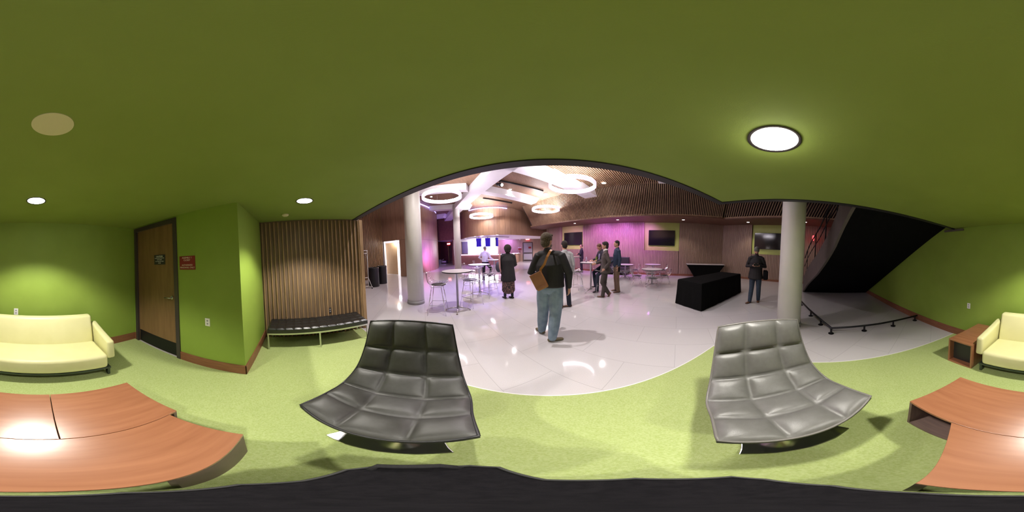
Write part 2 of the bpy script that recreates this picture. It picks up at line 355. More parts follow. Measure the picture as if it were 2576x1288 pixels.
def outlet(loc, rz, label, m='plate', blank=False):
    t = thing('wall_outlet', label, 'outlet', loc, rz)
    MB().box(-0.036,0.036,-0.006,0,-0.058,0.058).build('cover_plate', m, t, bevel=0.003)
    for z in (-0.022,0.022): MB().tube([(0,-0.0055,z),(0,-0.0075,z)],0.013,12).build('socket', 'grey_metal', t)
outlet((0.36,-2.72,0.78), PI, 'white outlet plate on the back wall right above the sofa')
outlet((1.72,-2.72,0.72), PI, 'white outlet plate on the back wall above the low cherry side table')
outlet((-1.80,-1.10,0.78), PI/2, 'off-white outlet plate on the green wall between red sign and corner')
outlet((-3.045,0.62,0.52), PI/2, 'small dark outlet plate on the slatted wall just above the bench', 'bronze')

def downlight(x, y, z, r, label, lens='lens', group=None):
    t = thing('downlight', label, 'ceiling light', (x,y,z), 0, group)
    MB().lathe([(r*0.98,-0.001),(r*1.12,-0.001),(r*1.12,-0.008),(r*0.98,-0.004)], 40, closed=False).build('trim_ring', 'bronze', t, smooth=True)
    MB().lathe([(r*0.98,-0.0005),(r*0.98,-0.003)], 40).build('lens', lens, t)
    return t
downlight(0.03,-1.72,ZC,0.095,'bright round recessed light in the green ceiling above the sofa')
downlight(-1.97,0.16,ZC,0.095,'bright round recessed light in the green ceiling by the black bench')
M['lens_hot'] = mat('bright_lamp_lens', (1,1,1), 0.5, emit=(1.0,0.98,0.96), estr=30)
t = downlight(0.83,0.20,ZC,0.125,'largest brightest round ceiling light, above the grey lounge chair','lens_hot')
tag(MB().lathe([(0.085,-0.004),(0.085,0)], 40).build('ceiling_speaker', 'speaker', loc=(-0.05,-0.61,ZC)), 'unlit cream round disc in the green ceiling, above the cherry tables', 'speaker')
t = thing('smoke_detector', 'tiny pale round detector on the green ceiling near the slatted wall', 'smoke detector', (-2.60,-0.11,ZC))
MB().lathe([(0.055,0),(0.055,-0.015),(0.035,-0.03)], 24).build('housing', 'speaker', t)

# ------------------------------------------------------------------ lobby shell
def zc(x, y): return 5.272 - 0.0707*(x+y)
def cq(pts, dz=0): return [(x,y,zc(x,y)-dz) for x,y in pts]
cl = MB(); cc = [(-15,1.1),(10,1.1),(10,21),(-15,21)]
cl.hexa(cq(cc), cq(cc,-0.15)); c2 = [(2.05,-2.9),(10,-2.9),(10,1.1),(2.05,1.1)]; cl.hexa(cq(c2), cq(c2,-0.15))
struct(cl.build('ceiling_lobby', 'ceil_wood'))
S2 = 1/math.sqrt(2)
def sp(s, p): return ((s+p)*S2, (s-p)*S2)       # s across the far wall, p along it
sl = MB()
pts = [sp(6.72,-4.25), sp(6.72,3.2), sp(4.0,3.9), sp(1.2,1.1), sp(3.4,-4.25)]
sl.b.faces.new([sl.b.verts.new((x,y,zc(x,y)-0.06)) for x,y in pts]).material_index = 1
p = -4.2
while p < 3.6:
    s0 = max(3.0, 1.9+p if p > 0 else 3.0); s1 = 6.74
    a = sp(s0,p); b = sp(s1,p); w2 = 0.014
    dx, dy = w2*S2, -w2*S2
    lo = [(a[0]-dx,a[1]-dy),(a[0]+dx,a[1]+dy),(b[0]+dx,b[1]+dy),(b[0]-dx,b[1]-dy)]
    sl.hexa([(x,y,zc(x,y)-0.13) for x,y in lo], [(x,y,zc(x,y)-0.055) for x,y in lo])
    p += 0.082
struct(sl.build('ceiling_slats', ['ceil_slat','void']))
# sloping slatted bulkhead above the ledge of the far wall
SL, SF = 7.62, 6.72
sb = MB()
a0, a1 = sp(SL+0.05,-9.6), sp(SL+0.05,2.05); b0, b1 = sp(SF+0.05,-9.6), sp(SF+0.05,2.05)
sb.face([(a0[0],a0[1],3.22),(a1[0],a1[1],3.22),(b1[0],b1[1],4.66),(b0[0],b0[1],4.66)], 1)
p = -9.4
while p < 2.02:
    a = sp(SL,p); b = sp(SF,p)
    A = Vector((a[0],a[1],3.22)); B = Vector((b[0],b[1],4.62)); mid = (A+B)/2; Zd = (B-A).normalized(); Xd = Vector((S2,-S2,0)); Yd = Zd.cross(Xd)
    sb.obox(mid, 0.014, 0.03, (B-A).length/2, Xd, Yd, Zd)
    p += 0.082
# the same slats carried round along the right-hand ledge
dirn = Vector((-0.38,-0.38,0.84)).normalized()
y = 4.05
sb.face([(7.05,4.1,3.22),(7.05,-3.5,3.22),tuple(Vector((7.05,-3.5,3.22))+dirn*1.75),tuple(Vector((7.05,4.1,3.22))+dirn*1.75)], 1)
while y > -2.9:
    A = Vector((7.0,y,3.22)); B = A + dirn*1.7; Xd = Vector((0,1,0)) - dirn*dirn.y; Xd.normalize(); Yd = dirn.cross(Xd)
    sb.obox((A+B)/2, 0.014, 0.03, 0.85, Xd, Yd, dirn)
    y -= 0.115
struct(sb.build('ceiling_bulkhead', ['ceil_slat','void']))
# ledge (dropped soffit) running along the far and right walls
LE = [sp(SL,-9.7), sp(SL,2.05), (7.0,4.0), (7.0,-2.72)]
LW = [(9.0,-2.72),(9.0,4.95),(0.85,12.5),(-1.6,15.2)]
struct(MB().prism(LE + LW, 3.15, 3.21).build('ceiling_ledge', 'darkwood'))
lt = MB()
for q0, q1 in zip(LE[1:], LE[2:]): pass
lt.hexa([(*LE[0],3.19),(*LE[1],3.19),(LE[1][0]+.03,LE[1][1]+.03,3.19),(LE[0][0]+.03,LE[0][1]+.03,3.19)],[(*LE[0],3.25),(*LE[1],3.25),(LE[1][0]+.03,LE[1][1]+.03,3.25),(LE[0][0]+.03,LE[0][1]+.03,3.25)])
lt.box(6.99,7.03,-2.72,4.0,3.19,3.25)
struct(lt.build('trim_3', 'ceil_slat'))

# fluted walls with recessed lime niches for the screens
A2 = Vector((0.85,12.3)); B2 = Vector((8.75,4.95)); LD = (B2-A2).length; uD = (B2-A2)/LD; nD = Vector((uD.y,-uD.x))*1.0
if nD.dot(-A2) < 0: nD = -nD          # towards the viewer
def dg(s, z, off=0.0): q = A2 + uD*s + nD*off; return (q.x,q.y,z)
def dbox(mb, s0, s1, o0, o1, z0, z1, mi=0):
    mb.hexa([dg(s0,z0,o0),dg(s1,z0,o0),dg(s1,z0,o1),dg(s0,z0,o1)],[dg(s0,z1,o0),dg(s1,z1,o0),dg(s1,z1,o1),dg(s0,z1,o1)],mi)
fw = MB()
NI = [(-0.02,1.87),(6.05,8.13)]
dbox(fw,-1.3,LD,-0.35,-0.2,0,3.2,1)
def flute_run(s0, s1, z0, z1):
    dbox(fw,s0,s1,-0.2,-0.02,z0,z1,1)
    s = s0 + 0.02
    while s < s1-0.03:
        dbox(fw,s,s+0.062,-0.02,0.0,z0,z1,0); s += 0.085
flute_run(-1.3,-0.12,0.12,3.2); flute_run(1.87,6.05,0.12,3.2); flute_run(8.13,LD,0.12,3.2)
for s0, s1 in NI: flute_run(s0,s1,0.12,1.47)
dbox(fw,-0.14,-0.02,-0.2,0.03,0,3.2,0)
dbox(fw,-1.3,LD,-0.2,0.004,0,0.12,2)
for s in (6.0,): dbox(fw,s,s+0.05,-0.02,0.02,0.12,3.18,0)
struct(fw.build('wall_far', ['flute','flute_dark','base_wood']))
nw = MB()
for s0, s1 in NI: dbox(nw,s0,s1,-0.2,-0.12,1.47,3.15)
struct(nw.build('wall_niche', 'niche'))
rw = MB().box(8.95,9.1,-2.9,4.95,0,3.2,1)
def rflute(v0, v1, z0, z1):
    rw.box(8.77,8.95,v0,v1,z0,z1,1)
    v = v0+0.02
    while v < v1-0.03: rw.box(8.75,8.77,v,v+0.062,z0,z1,0); v += 0.085
rflute(3.09,4.95,0.12,3.2); rflute(-2.72,1.35,0.12,3.2); rflute(1.35,3.09,0.12,1.48)
rw.box(8.745,8.95,-2.72,4.95,0,0.12,2)
struct(rw.build('wall_right', ['flute','flute_dark','base_wood']))
struct(MB().box(8.87,8.95,1.35,3.09,1.48,3.15).build('wall_niche_right', 'niche'))
def tv(c, yaw, label):
    t = thing('television', label, 'television', c, yaw)
    MB().box(-0.78,0.78,-0.06,0,-0.455,0.455).build('casing', 'bezel', t, bevel=0.006)
    MB().box(-0.765,0.765,-0.063,-0.0605,-0.437,0.445).build('screen', 'screen', t)
yw = math.atan2(uD.y,uD.x)
tv(dg(0.99,2.225,-0.10), yw, 'black wall television above the far standing man and tall tables')
tv(dg(7.09,2.225,-0.10), yw, 'black wall television in the lime niche right of the blue-jacket man')
tv((8.85,2.16,2.225), -PI/2, 'black wall television behind the man in the grey knit hat')

# lobby back end: bar wall, fascia, corridor, left walls
struct(MB().box(-13,-3.25,19,19.2,0,4).box(-3.25,-2.05,19,19.2,2.25,4).box(-2.05,0.6,19,19.2,0,4).build('wall_bar_end', 'flute'))
fl = MB()
x = -1.95
while x < 0.3: fl.box(x,x+0.06,18.96,19.0,0,2.9); x += 0.13
x = -6.1
while x < -3.4: fl.box(x,x+0.05,18.97,19.0,0,2.9); x += 0.13
struct(fl.build('wall_flutes', 'flute'))
struct(MB().box(-0.3,0.0,13.4,19.2,0,3.2).build('wall_side_return', 'flute'))
arc = [(-8.2,13.6),(-7.4,12.6),(-6.5,11.85),(-5.4,11.35),(-4.4,11.2),(-3.6,11.3),(-2.9,11.75),(-2.2,12.6),(-1.4,13.6),(-0.6,14.6),(0.2,15.6)]
def smooth_arc(P, k=4):
    out = []
    for i in range(len(P)-1):
        p0 = P[max(i-1,0)]; p1 = P[i]; p2 = P[i+1]; p3 = P[min(i+2,len(P)-1)]
        for j in range(k):
            t = j/k
            out.append(tuple(0.5*((2*p1[d])+(-p0[d]+p2[d])*t+(2*p0[d]-5*p1[d]+4*p2[d]-p3[d])*t*t+(-p0[d]+3*p1[d]-3*p2[d]+p3[d])*t**3) for d in (0,1)))
    out.append(P[-1]); return out
def curved_wall(mb, P, z0, z1f, th=0.12, seam=0, mi=0):
    nb = []
    for i, q in enumerate(P):
        a = P[max(i-1,0)]; b = P[min(i+1,len(P)-1)]; d = Vector((b[0]-a[0],b[1]-a[1])).normalized(); n = Vector((-d.y,d.x)); nb.append(Vector(q)+n*th)
    for i in range(len(P)-1):
        a, b = P[i], P[i+1]; c, d = nb[i+1], nb[i]
        mb.hexa([(*a,z0),(*b,z0),(*c,z0),(*d,z0)],[(*a,z1f(*a)),(*b,z1f(*b)),(*c,z1f(*c)),(*d,z1f(*d))],mi)
        if seam and i % seam == 0:
            dd = (Vector(b)-Vector(a)).normalized(); n = Vector((dd.y,-dd.x)); m = Vector(a)+n*0.002
            mb.hexa([(m.x,m.y,z0),(m.x+dd.x*.012,m.y+dd.y*.012,z0),(m.x+dd.x*.012-n.x*.01,m.y+dd.y*.012-n.y*.01,z0),(m.x-n.x*.01,m.y-n.y*.01,z0)],
                    [(m.x,m.y,z1f(*a)),(m.x+dd.x*.012,m.y+dd.y*.012,z1f(*a)),(m.x+dd.x*.012-n.x*.01,m.y+dd.y*.012-n.y*.01,z1f(*a)),(m.x-n.x*.01,m.y-n.y*.01,z1f(*a))],1)
ARC = smooth_arc(arc)
fm = MB(); curved_wall(fm, ARC, 2.6, zc, 0.15, 2)
struct(fm.build('wall_bar_fascia', ['panel','flute_dark']))
struct(MB().prism([(p_[0],p_[1]+0.05) for p_ in ARC]+[(0.2,19),(-12,19),(-12,14.5)], 2.62, 2.72).build('ceiling_bar', 'white'))
led = MB(); led.tube([(p_[0]+0.0,p_[1]-0.06,zc(p_[0],p_[1])-0.10) for p_ in ARC[9:24]], 0.035, 6)
tag(led.build('led_strip', 'ledblue', smooth=True), 'glowing blue-white light strip along the top of the curved bar fascia', 'light strip')
led = MB(); led.tube([(-8.40,8.3,zc(-8.4,8.3)-.12),(-8.52,9.2,zc(-8.52,9.2)-.12),(-8.75,10.2,zc(-8.75,10.2)-.12),(-9.3,11.2,zc(-9.3,11.2)-.12)], 0.04, 6)
tag(led.build('led_strip', 'ledblue', smooth=True), 'glowing blue-white light strip atop the curved wood wall behind the near column', 'light strip')
# white canopy beams
def beam(mb, P0, P1, wd, dz=0.4, taper=0.25):
    a, b = Vector(P0), Vector(P1); d = (b-a).normalized(); n = Vector((-d.y,d.x))*wd/2
    up = [a+n,b+n+d*taper,b-n+d*taper,a-n]; lo = [a+n,b+n,b-n,a-n]
    mb.hexa([(q.x,q.y,zc(q.x,q.y)-dz) for q in lo],[(q.x,q.y,zc(q.x,q.y)+0.02) for q in up])
bw = MB()
beam(bw,(2.0,1.95),(-1.5,5.48),0.62,0.4,0); beam(bw,(-1.5,5.48),(-11.5,15.3),0.62)
beam(bw,(-1.6,5.0),(2.05,7.93),0.70); beam(bw,(-3.4,7.6),(-0.95,9.70),0.50,0.36)
beam(bw,(-3.9,7.2),(-7.6,6.2),0.40,0.36); beam(bw,(-8.6,9.75),(-5.6,10.4),0.45,0.36); beam(bw,(-10.3,12.35),(-9.2,12.3),0.4,0.36)
beam(bw,(2.2,3.0),(4.0,4.85),0.46)
struct(bw.build('beam_canopy', 'white'))
# left-hand walls
lw = MB()
lw.hexa([(-3.15,1.36,0),(-7.4,1.0,0),(-7.4,0.8,0),(-3.15,1.2,0)],[(-3.15,1.36,5.5),(-7.4,1.0,5.5),(-7.4,0.8,5.5),(-3.15,1.2,5.5)])
W0, W1 = Vector((-7.1,1.0)), Vector((-9.95,6.02)); wu = (W1-W0).normalized(); wn = Vector((wu.y,-wu.x))
def wq(s, o, z): q = W0+wu*s+wn*o; return (q.x,q.y,z)
def wbox(s0,s1,o0,o1,z0,z1,mi):
    lw.hexa([wq(s0,o0,z0),wq(s1,o0,z0),wq(s1,o1,z0),wq(s0,o1,z0)],[wq(s0,o0,z1),wq(s1,o0,z1),wq(s1,o1,z1),wq(s0,o1,z1)],mi)
LW_ = (W1-W0).length
wbox(0,LW_,-0.15,0,0,5.7,0)
s = 0.05
while s < LW_-0.03: wbox(s,s+0.05,0,0.05,0,5.6,1); s += 0.15
struct(lw.build('wall_slatted_left', ['flute_dark','slat']))
D0, D1 = Vector((-9.95,6.02)), Vector((-7.7,6.85)); du = (D1-D0).normalized(); dn = Vector((du.y,-du.x))
def dq(s,o,z): q = D0+du*s+dn*o; return (q.x,q.y,z)
pw = MB(); DL = (D1-D0).length
def pbox(s0,s1,o0,o1,z0,z1,mi=0,mb=None):
    (mb or pw).hexa([dq(s0,o0,z0),dq(s1,o0,z0),dq(s1,o1,z0),dq(s0,o1,z0)],[dq(s0,o0,z1),dq(s1,o0,z1),dq(s1,o1,z1),dq(s0,o1,z1)],mi)
pbox(0,DL,-0.25,0,2.42,5.9); pbox(1.42,DL,-0.25,0,0,2.42)
for s in (0.4,0.8,1.2,1.6,2.0): pbox(s,s+0.01,-0.01,0.002,2.42,5.8,1)
for s in (1.8,): pbox(s,s+0.01,-0.01,0.002,0,2.42,1)
pbox(0,DL,-0.01,0.004,2.40,2.42,1)
struct(pw.build('wall_entry_panel', ['panel','flute_dark']))
cr = MB(); pbox(-2.2,-2.1,-3.6,0,0,2.5,0,cr); pbox(-2.2,1.6,-3.7,-3.6,0,2.5,0,cr); pbox(1.5,1.62,-3.6,-0.25,0,2.5,0,cr); pbox(-2.2,1.6,-3.7,-0.2,2.5,2.6,0,cr); pbox(-2.1,0,-0.26,-0.15,0,2.5,0,cr)
struct(cr.build('wall_corridor', 'white'))
d2 = thing('door_2', 'pale birch door', 'door', dq(-0.15,-0.6,0), math.atan2(du.y,du.x)); d2['kind'] = 'structure'
lf = MB().box(0,0.98,-0.04,0,0.01,2.30).build('door_leaf', 'lightdoor', d2)
MB().tube([(0.08,-0.04,1.05),(0.08,-0.09,1.05),(0.2,-0.09,1.05)],0.012).build('door_handle','brushed',lf)
downlight(-9.24,6.71,2.5,0.09,'round light added inside the white doorway corridor to light the birch door','lens_small')  # made-up fitting for the lamp added in front of the birch door
cwp = smooth_arc([(-8.35,7.0),(-8.45,8.2),(-8.6,9.2),(-8.85,10.3),(-9.5,11.5),(-10.6,12.9),(-11.2,13.5)])
cw = MB(); curved_wall(cw, cwp, 0, zc, 0.15, 3); curved_wall(cw, [(x-0.0,y-0.0) for x,y in cwp], 2.46, lambda x,y: 2.475, -0.004, 0, 1)
pw2 = [(-7.7,6.85),(-8.35,7.0)]; curved_wall(cw, pw2, 0, zc, 0.15)
struct(cw.build('wall_curved', ['panel','flute_dark']))
struct(MB().box(-14.5,-14.3,8,20,0,6.2).box(-14.5,-11.0,18.0,18.2,2.15,6.2).box(-14.5,-13.05,18.0,18.2,0,2.15).box(-12.3,-11.0,18.0,18.2,0,2.15).prism([(-9.75,14.2),(-9.55,14.2),(-11.3,18.2),(-11.5,18.2)],0,5.4).box(-11.0,-7.9,13.5,13.7,2.6,5.2).build('wall_deep_corridor', 'darkwood'))
struct(MB().box(-14.5,-11,19.1,19.2,0,2.4).build('wall_deep_end', 'slat_back'))
struct(MB().box(9.0,9.3,-3,21,0,5.8).box(-15,9.3,20.9,21.1,0,6.2).box(-15.1,-14.5,0.6,21,0,6.4).box(-15,-7.3,0.5,0.7,0,6.4).build('wall_outer', 'darkwood'))

def column(c, h, label, base=True):
    t = thing('column', label, 'column', (c[0],c[1],0)); t['kind'] = 'structure'
    MB().lathe([(0.25,0.0),(0.25,h)], 48).build('shaft', 'colwhite', t, smooth=False)
    for p_ in t.children: 
        for f in p_.data.polygons: f.use_smooth = len(f.vertices) == 4
    if base: MB().lathe([(0.252,0.0),(0.262,0.0),(0.262,0.11),(0.252,0.11)], 48, closed=False).build('base_ring', 'grey_base', t, smooth=True)
column((-3.66,3.30), 5.25, 'white column beside the wire stool')
column((-6.46,10.1), 4.95, 'thin-looking white column near the bar')
column((3.40,0.30), 5.0, 'white column behind the grey lounge chair')

# rings
def ring(x, y, label):
    t = thing('ring_pendant', label, 'pendant light', (x,y,3.84), 0, 'glowing ring pendants')
    r = 0.80
    hh = 0.07
    MB().lathe([(r-0.055,hh),(r,hh),(r,-hh),(r-0.055,-hh),(r-0.055,hh)], 64, closed=False).build('band', 'ringband', t, smooth=False)
    MB().lathe([(r-0.062,hh-.005),(r-0.062,-hh+.005)], 64, closed=False).build('diffuser', 'ring', t, smooth=True)
    MB().lathe([(r-0.06,hh+.005),(r-0.005,hh+.005)], 64, closed=False).build('upper_diffuser', 'ring_up', t, smooth=True)
    for k in range(3):
        a = 2*PI*k/3+0.4; px, py = (r-0.03)*math.cos(a), (r-0.03)*math.sin(a)
        MB().tube([(px,py,0.05),(px,py,zc(x+px,y+py)-3.84)], 0.003, 4).build('suspension_wire', 'brushed', t)
ring(-4.00,5.23,'glowing ring pendant hanging just right of the near left column')
ring(0.76,5.54,'largest glowing ring pendant, hanging over the group of men')
ring(-0.24,9.45,'glowing ring pendant near the sloped slats, left of the first television')
ring(-4.48,10.10,'smallest glowing ring pendant, against the curved bar fascia')

# ceiling fittings of the lobby
for i,(x,y,l) in enumerate([(2.23,6.63,'round recessed light in the slatted ceiling right of the big ring'),(-2.01,8.36,'round recessed light between the two white beams'),(-6.86,7.93,'round recessed light seen inside the left ring pendant')]):
    downlight(x,y,zc(x,y)-(0.13 if i==0 else 0.0),0.10,l,'lens_small')
for x,y,l in [(-4.39,10.13,'white disc speaker by the blue strip on the wood ceiling'),(-0.22,8.90,'white disc speaker near the end of the black track'),(-0.99,9.53,'small white sprinkler disc beyond the black track')]:
    tag(MB().lathe([(0.10,-0.06),(0.11,0)], 24).build('ceiling_disc', 'white', loc=(x,y,zc(x,y))), l, 'ceiling fitting')
for x,y,l in [(3.60,8.27,'small ledge downlight over the purple wall'),(6.20,5.91,'small ledge downlight right of the second television'),(7.97,3.06,'small ledge downlight near the wall corner'),(7.76,0.13,'small ledge downlight right of the near column'),(1.57,10.36,'small ledge downlight above the first television')]:
    downlight(x,y,3.15,0.07,l,'lens_small','ledge downlights')
def track(P0, P1, label, bm='black_metal'):
    a = Vector((*P0,zc(*P0)-0.05)); b = Vector((*P1,zc(*P1)-0.05)); d = (b-a).normalized()
    mb = MB(); mb.obox((0,0,0), (b-a).length/2, 0.035, 0.03, d, Vector((-d.y,d.x,0)))
    tag(mb.build('lighting_track', bm, loc=(a+b)/2), label, 'track')
track((-2.42,6.95),(-0.34,8.44),'black lighting track carrying the spotlight between the beams')
track((-3.98,9.32),(-2.45,10.50),'thin black track below the second white beam')
track((1.90,5.33),(2.40,5.83),'short black slot among the ceiling slats')
t = thing('spotlight', 'black stage spotlight hanging from the lighting track', 'spotlight', (-2.15,7.0,4.78))
MB().tube([(0,0,0.1),(0,0,-0.1)],0.02).build('stem','black_metal',t)
MB().tube([(-0.15,0.0,-0.12),(0.12,-0.12,-0.24)],[0.075,0.09],16).build('housing','black_metal',t,smooth=True)
MB().tube([(0.121,-0.12,-0.241),(0.128,-0.123,-0.244)],[0.075,0.075],16).build('lens','lens_small',t)

# ------------------------------------------------------------------ stairs over the right-hand end
st = MB()
Y0, Y1 = -2.70, -0.95
# waist slab: underside runs from the ceiling edge near the lounge down to the floor far away
n = 15
under = []
for i in range(n+1):
    f = i/n; under.append((2.25+f*4.6, 2.42-2.42*f**1.05))
YE = [-0.70,-0.68,-0.66,-0.65,-0.64,-0.61,-0.57,-0.52,-0.46,-0.40,-0.31,-0.22,-0.14,-0.08,-0.03,0.02]   # the lobby side sweeps outward as it descends
for i in range(n):
    (xa,za),(xb,zb) = under[i], under[i+1]
    st.hexa([(xa,Y0,za),(xb,Y0,zb),(xb,YE[i+1],zb),(xa,YE[i],za)],[(xa,Y0,za+0.3),(xb,Y0,zb+0.3),(xb,YE[i+1],zb+0.3),(xa,YE[i],za+0.3)])
stair = thing('staircase', 'black-undersided staircase descending along the green wall beyond the lounge', 'staircase', (0,0,0)); stair['kind'] = 'structure'
st.build('flight_soffit', 'blackpaint', stair)
tr = MB()
for i in range(15): 
    xa = 2.25+i*4.6/15; za = 2.42-2.42*(i/15)**1.05
    tr.box(xa,xa+0.31,Y0,YE[i],za+0.2,za+0.42)
tr.build('steps', 'blackpaint', stair)
sg_ = MB()
for i in range(n):
    (xa,za),(xb,zb) = under[i], under[i+1]
    a1, b1 = YE[i], YE[i+1]; sg_.hexa([(xa,a1,za-0.01),(xb,b1,max(zb-0.01,0)),(xb,b1+0.06,max(zb-0.01,0)),(xa,a1+0.06,za-0.01)],[(xa,a1,za+0.64),(xb,b1,zb+0.64),(xb,b1+0.06,zb+0.64),(xa,a1+0.06,za+0.64)])
sg_.build('stringer', 'stringer', stair)
hr = MB()
hr.tube([(x_,y_+0.03,z_+1.45) for (x_,z_),y_ in zip(under[1:],YE[1:])], 0.022, 8)
hr.tube([(x_,y_+0.03,z_+1.1) for (x_,z_),y_ in zip(under[1:],YE[1:])], 0.015, 8)
for i in range(1,n+1,3): hr.tube([(under[i][0],YE[i]+0.03,under[i][1]+0.6),(under[i][0],YE[i]+0.03,under[i][1]+1.45)],0.015,6)
hr.build('handrail', 'black_metal', stair, smooth=True)
struct(MB().box(2.20,2.35,Y0-0.02,1.2,2.42,4.9).build('wall_stair_top', 'blackpaint'))
# low cane rail on the floor
fr = thing('floor_rail', 'low black tube rail on short floor posts around the space below the stairs', 'rail', (3.05,-0.55,0))
MB().tube([(2.2,0.72,0.13),(1.2,0.42,0.13),(0.0,0.0,0.13),(0.04,-1.0,0.13),(0.15,-2.12,0.13)], 0.022, 8).build('tube', 'black_metal', fr, smooth=True)
for x,y in [(1.9,0.63),(1.0,0.36),(0.45,0.16),(0.0,0.0),(0.03,-0.68),(0.07,-1.38),(0.14,-2.05)]:
    MB().lathe([(0.055,0),(0.055,0.012),(0.02,0.018),(0.02,0.13)], 16, c=(x,y,0)).build('post', 'black_metal', fr, smooth=False)
t = thing('door_closer', 'small grey metal corner closer where the green ceiling meets the stairs', 'bracket', (2.1,-2.70,2.28))
MB().box(-0.2,0.30,-0.015,0.03,-0.03,0.005).build('bar', 'stringer', t)

# ------------------------------------------------------------------ lounge chairs
SD=[0,0.216,0.433,0.616,0.734,0.807]; SZ=[0.434,0.434,0.42,0.545,0.753,0.991]; SW=[0.386,0.394,0.414,0.391,0.367,0.343]
def cat(V, s):   # Catmull-Rom through the profile
    s = min(max(s,0),4.9999); i = int(s); t = s-i
    p1, p2 = V[i], V[i+1]; p0 = V[i-1] if i else 2*p1-p2; p3 = V[i+2] if i+2 < len(V) else 2*p2-p1
    return 0.5*((2*p1)+(-p0+p2)*t+(2*p0-5*p1+4*p2-p3)*t*t+(-p0+3*p1-3*p2+p3)*t**3)
def shell_pt(s, t):
    seat = min(max((3-s)/3,0),1)
    return Vector((t*cat(SW,s), cat(SD,s)+0.028*t*t*seat-0.016*t*t*(1-seat), cat(SZ,s)+0.069*t*t*seat+0.030*(0.35-t*t)*max(0,s-3)/2))
def shell_n(s, t):
    e = 0.02; a = shell_pt(min(s+e,5),t)-shell_pt(max(s-e,0),t); b = shell_pt(s,min(t+e,1))-shell_pt(s,max(t-e,-1))
    return b.cross(a).normalized()
SEAM = 0.37
def lounge(name, label, loc, rz, lea, pip):
    t = thing(name, label, 'chair', loc, rz)
    # quilted cushion: a grid over the shell, each cell domed between its seams
    mb = MB(); NS, NT = 60, 48; grid = []
    edges = [-1,-SEAM,SEAM,1]
    for i in range(NS+1):
        row = []; s = 5*i/NS
        for j in range(NT+1):
            u = -1+2*j/NT; k = 0 if u < -SEAM else (1 if u < SEAM else 2)
            a = (u-edges[k])/(edges[k+1]-edges[k]); b = s-math.floor(s) if s < 5 else 1.0
            dome = (max(0,1-abs(2*a-1)**2.6)*max(0,1-abs(2*b-1)**2.6))**0.55
            P = shell_pt(s,u)+shell_n(s,u)*(0.006+0.046*dome)
            row.append(mb.b.verts.new(P))
        grid.append(row)
    for i in range(NS):
        for j in range(NT): mb.b.faces.new((grid[i][j],grid[i][j+1],grid[i+1][j+1],grid[i+1][j]))
    low = [[mb.b.verts.new(shell_pt(5*i/20,-1+2*j/16)-shell_n(5*i/20,-1+2*j/16)*0.004) for j in range(17)] for i in range(21)]
    for i in range(20):
        for j in range(16): mb.b.faces.new((low[i][j],low[i+1][j],low[i+1][j+1],low[i][j+1]))
    cu = mb.build('quilted_cushion', lea, t, smooth=True)
    sh = MB(); a = [[sh.b.verts.new(shell_pt(5*i/24,-1+2*j/16)-shell_n(5*i/24,-1+2*j/16)*0.006) for j in range(17)] for i in range(25)]
    b = [[sh.b.verts.new(shell_pt(5*i/24,(-1+2*j/16)*0.985)-shell_n(5*i/24,-1+2*j/16)*0.028) for j in range(17)] for i in range(25)]
    for G in (a,b):
        for i in range(24):
            for j in range(16): sh.b.faces.new((G[i][j],G[i][j+1],G[i+1][j+1],G[i+1][j]))
    ri = [(i,0) for i in range(25)]+[(24,j) for j in range(1,17)]+[(i,16) for i in range(23,-1,-1)]+[(0,j) for j in range(15,0,-1)]
    for q in range(len(ri)):
        i,j = ri[q]; k,l = ri[(q+1)%len(ri)]; sh.b.faces.new((a[i][j],a[k][l],b[k][l],b[i][j]))
    sh.build('outer_shell', 'shell', t, smooth=True)
    rim = [shell_pt(5*i/30,-1) for i in range(31)]+[shell_pt(5,-1+2*j/16) for j in range(1,17)]+[shell_pt(5-5*i/30,1) for i in range(1,31)]+[shell_pt(0,1-2*j/16) for j in range(1,16)]
    MB().tube([p_+Vector((0,0,0.004)) for p_ in rim], 0.0085, 8, loop=True).build('piping', pip, t, smooth=True)
    MB().lathe([(0.03,0.02),(0.03,0.33),(0.12,0.375),(0.12,0.385)], 32, c=(0,0.33,0)).build('pedestal', 'chrome', t, smooth=True)
    bp = MB().prism([(-0.29,0.075),(-0.15,0.045),(0,0.035),(0.15,0.045),(0.29,0.075),(0.27,0.13),(0.17,0.55),(0.0,0.58),(-0.17,0.55),(-0.27,0.13)], 0.007, 0.022)
    bp.build('base_plate', 'chrome', t, bevel=0.006, seg=3)
    return t
lounge('lounge_chair', 'charcoal quilted leather lounge chair with black piping, nearest the black bench', (-0.534,0.182,0), 0.637, 'leather', 'piping')
lounge('lounge_chair', 'lighter grey quilted leather lounge chair in front of the right white column', (0.622,-0.127,0), -0.951, 'greyleather', 'greypiping')

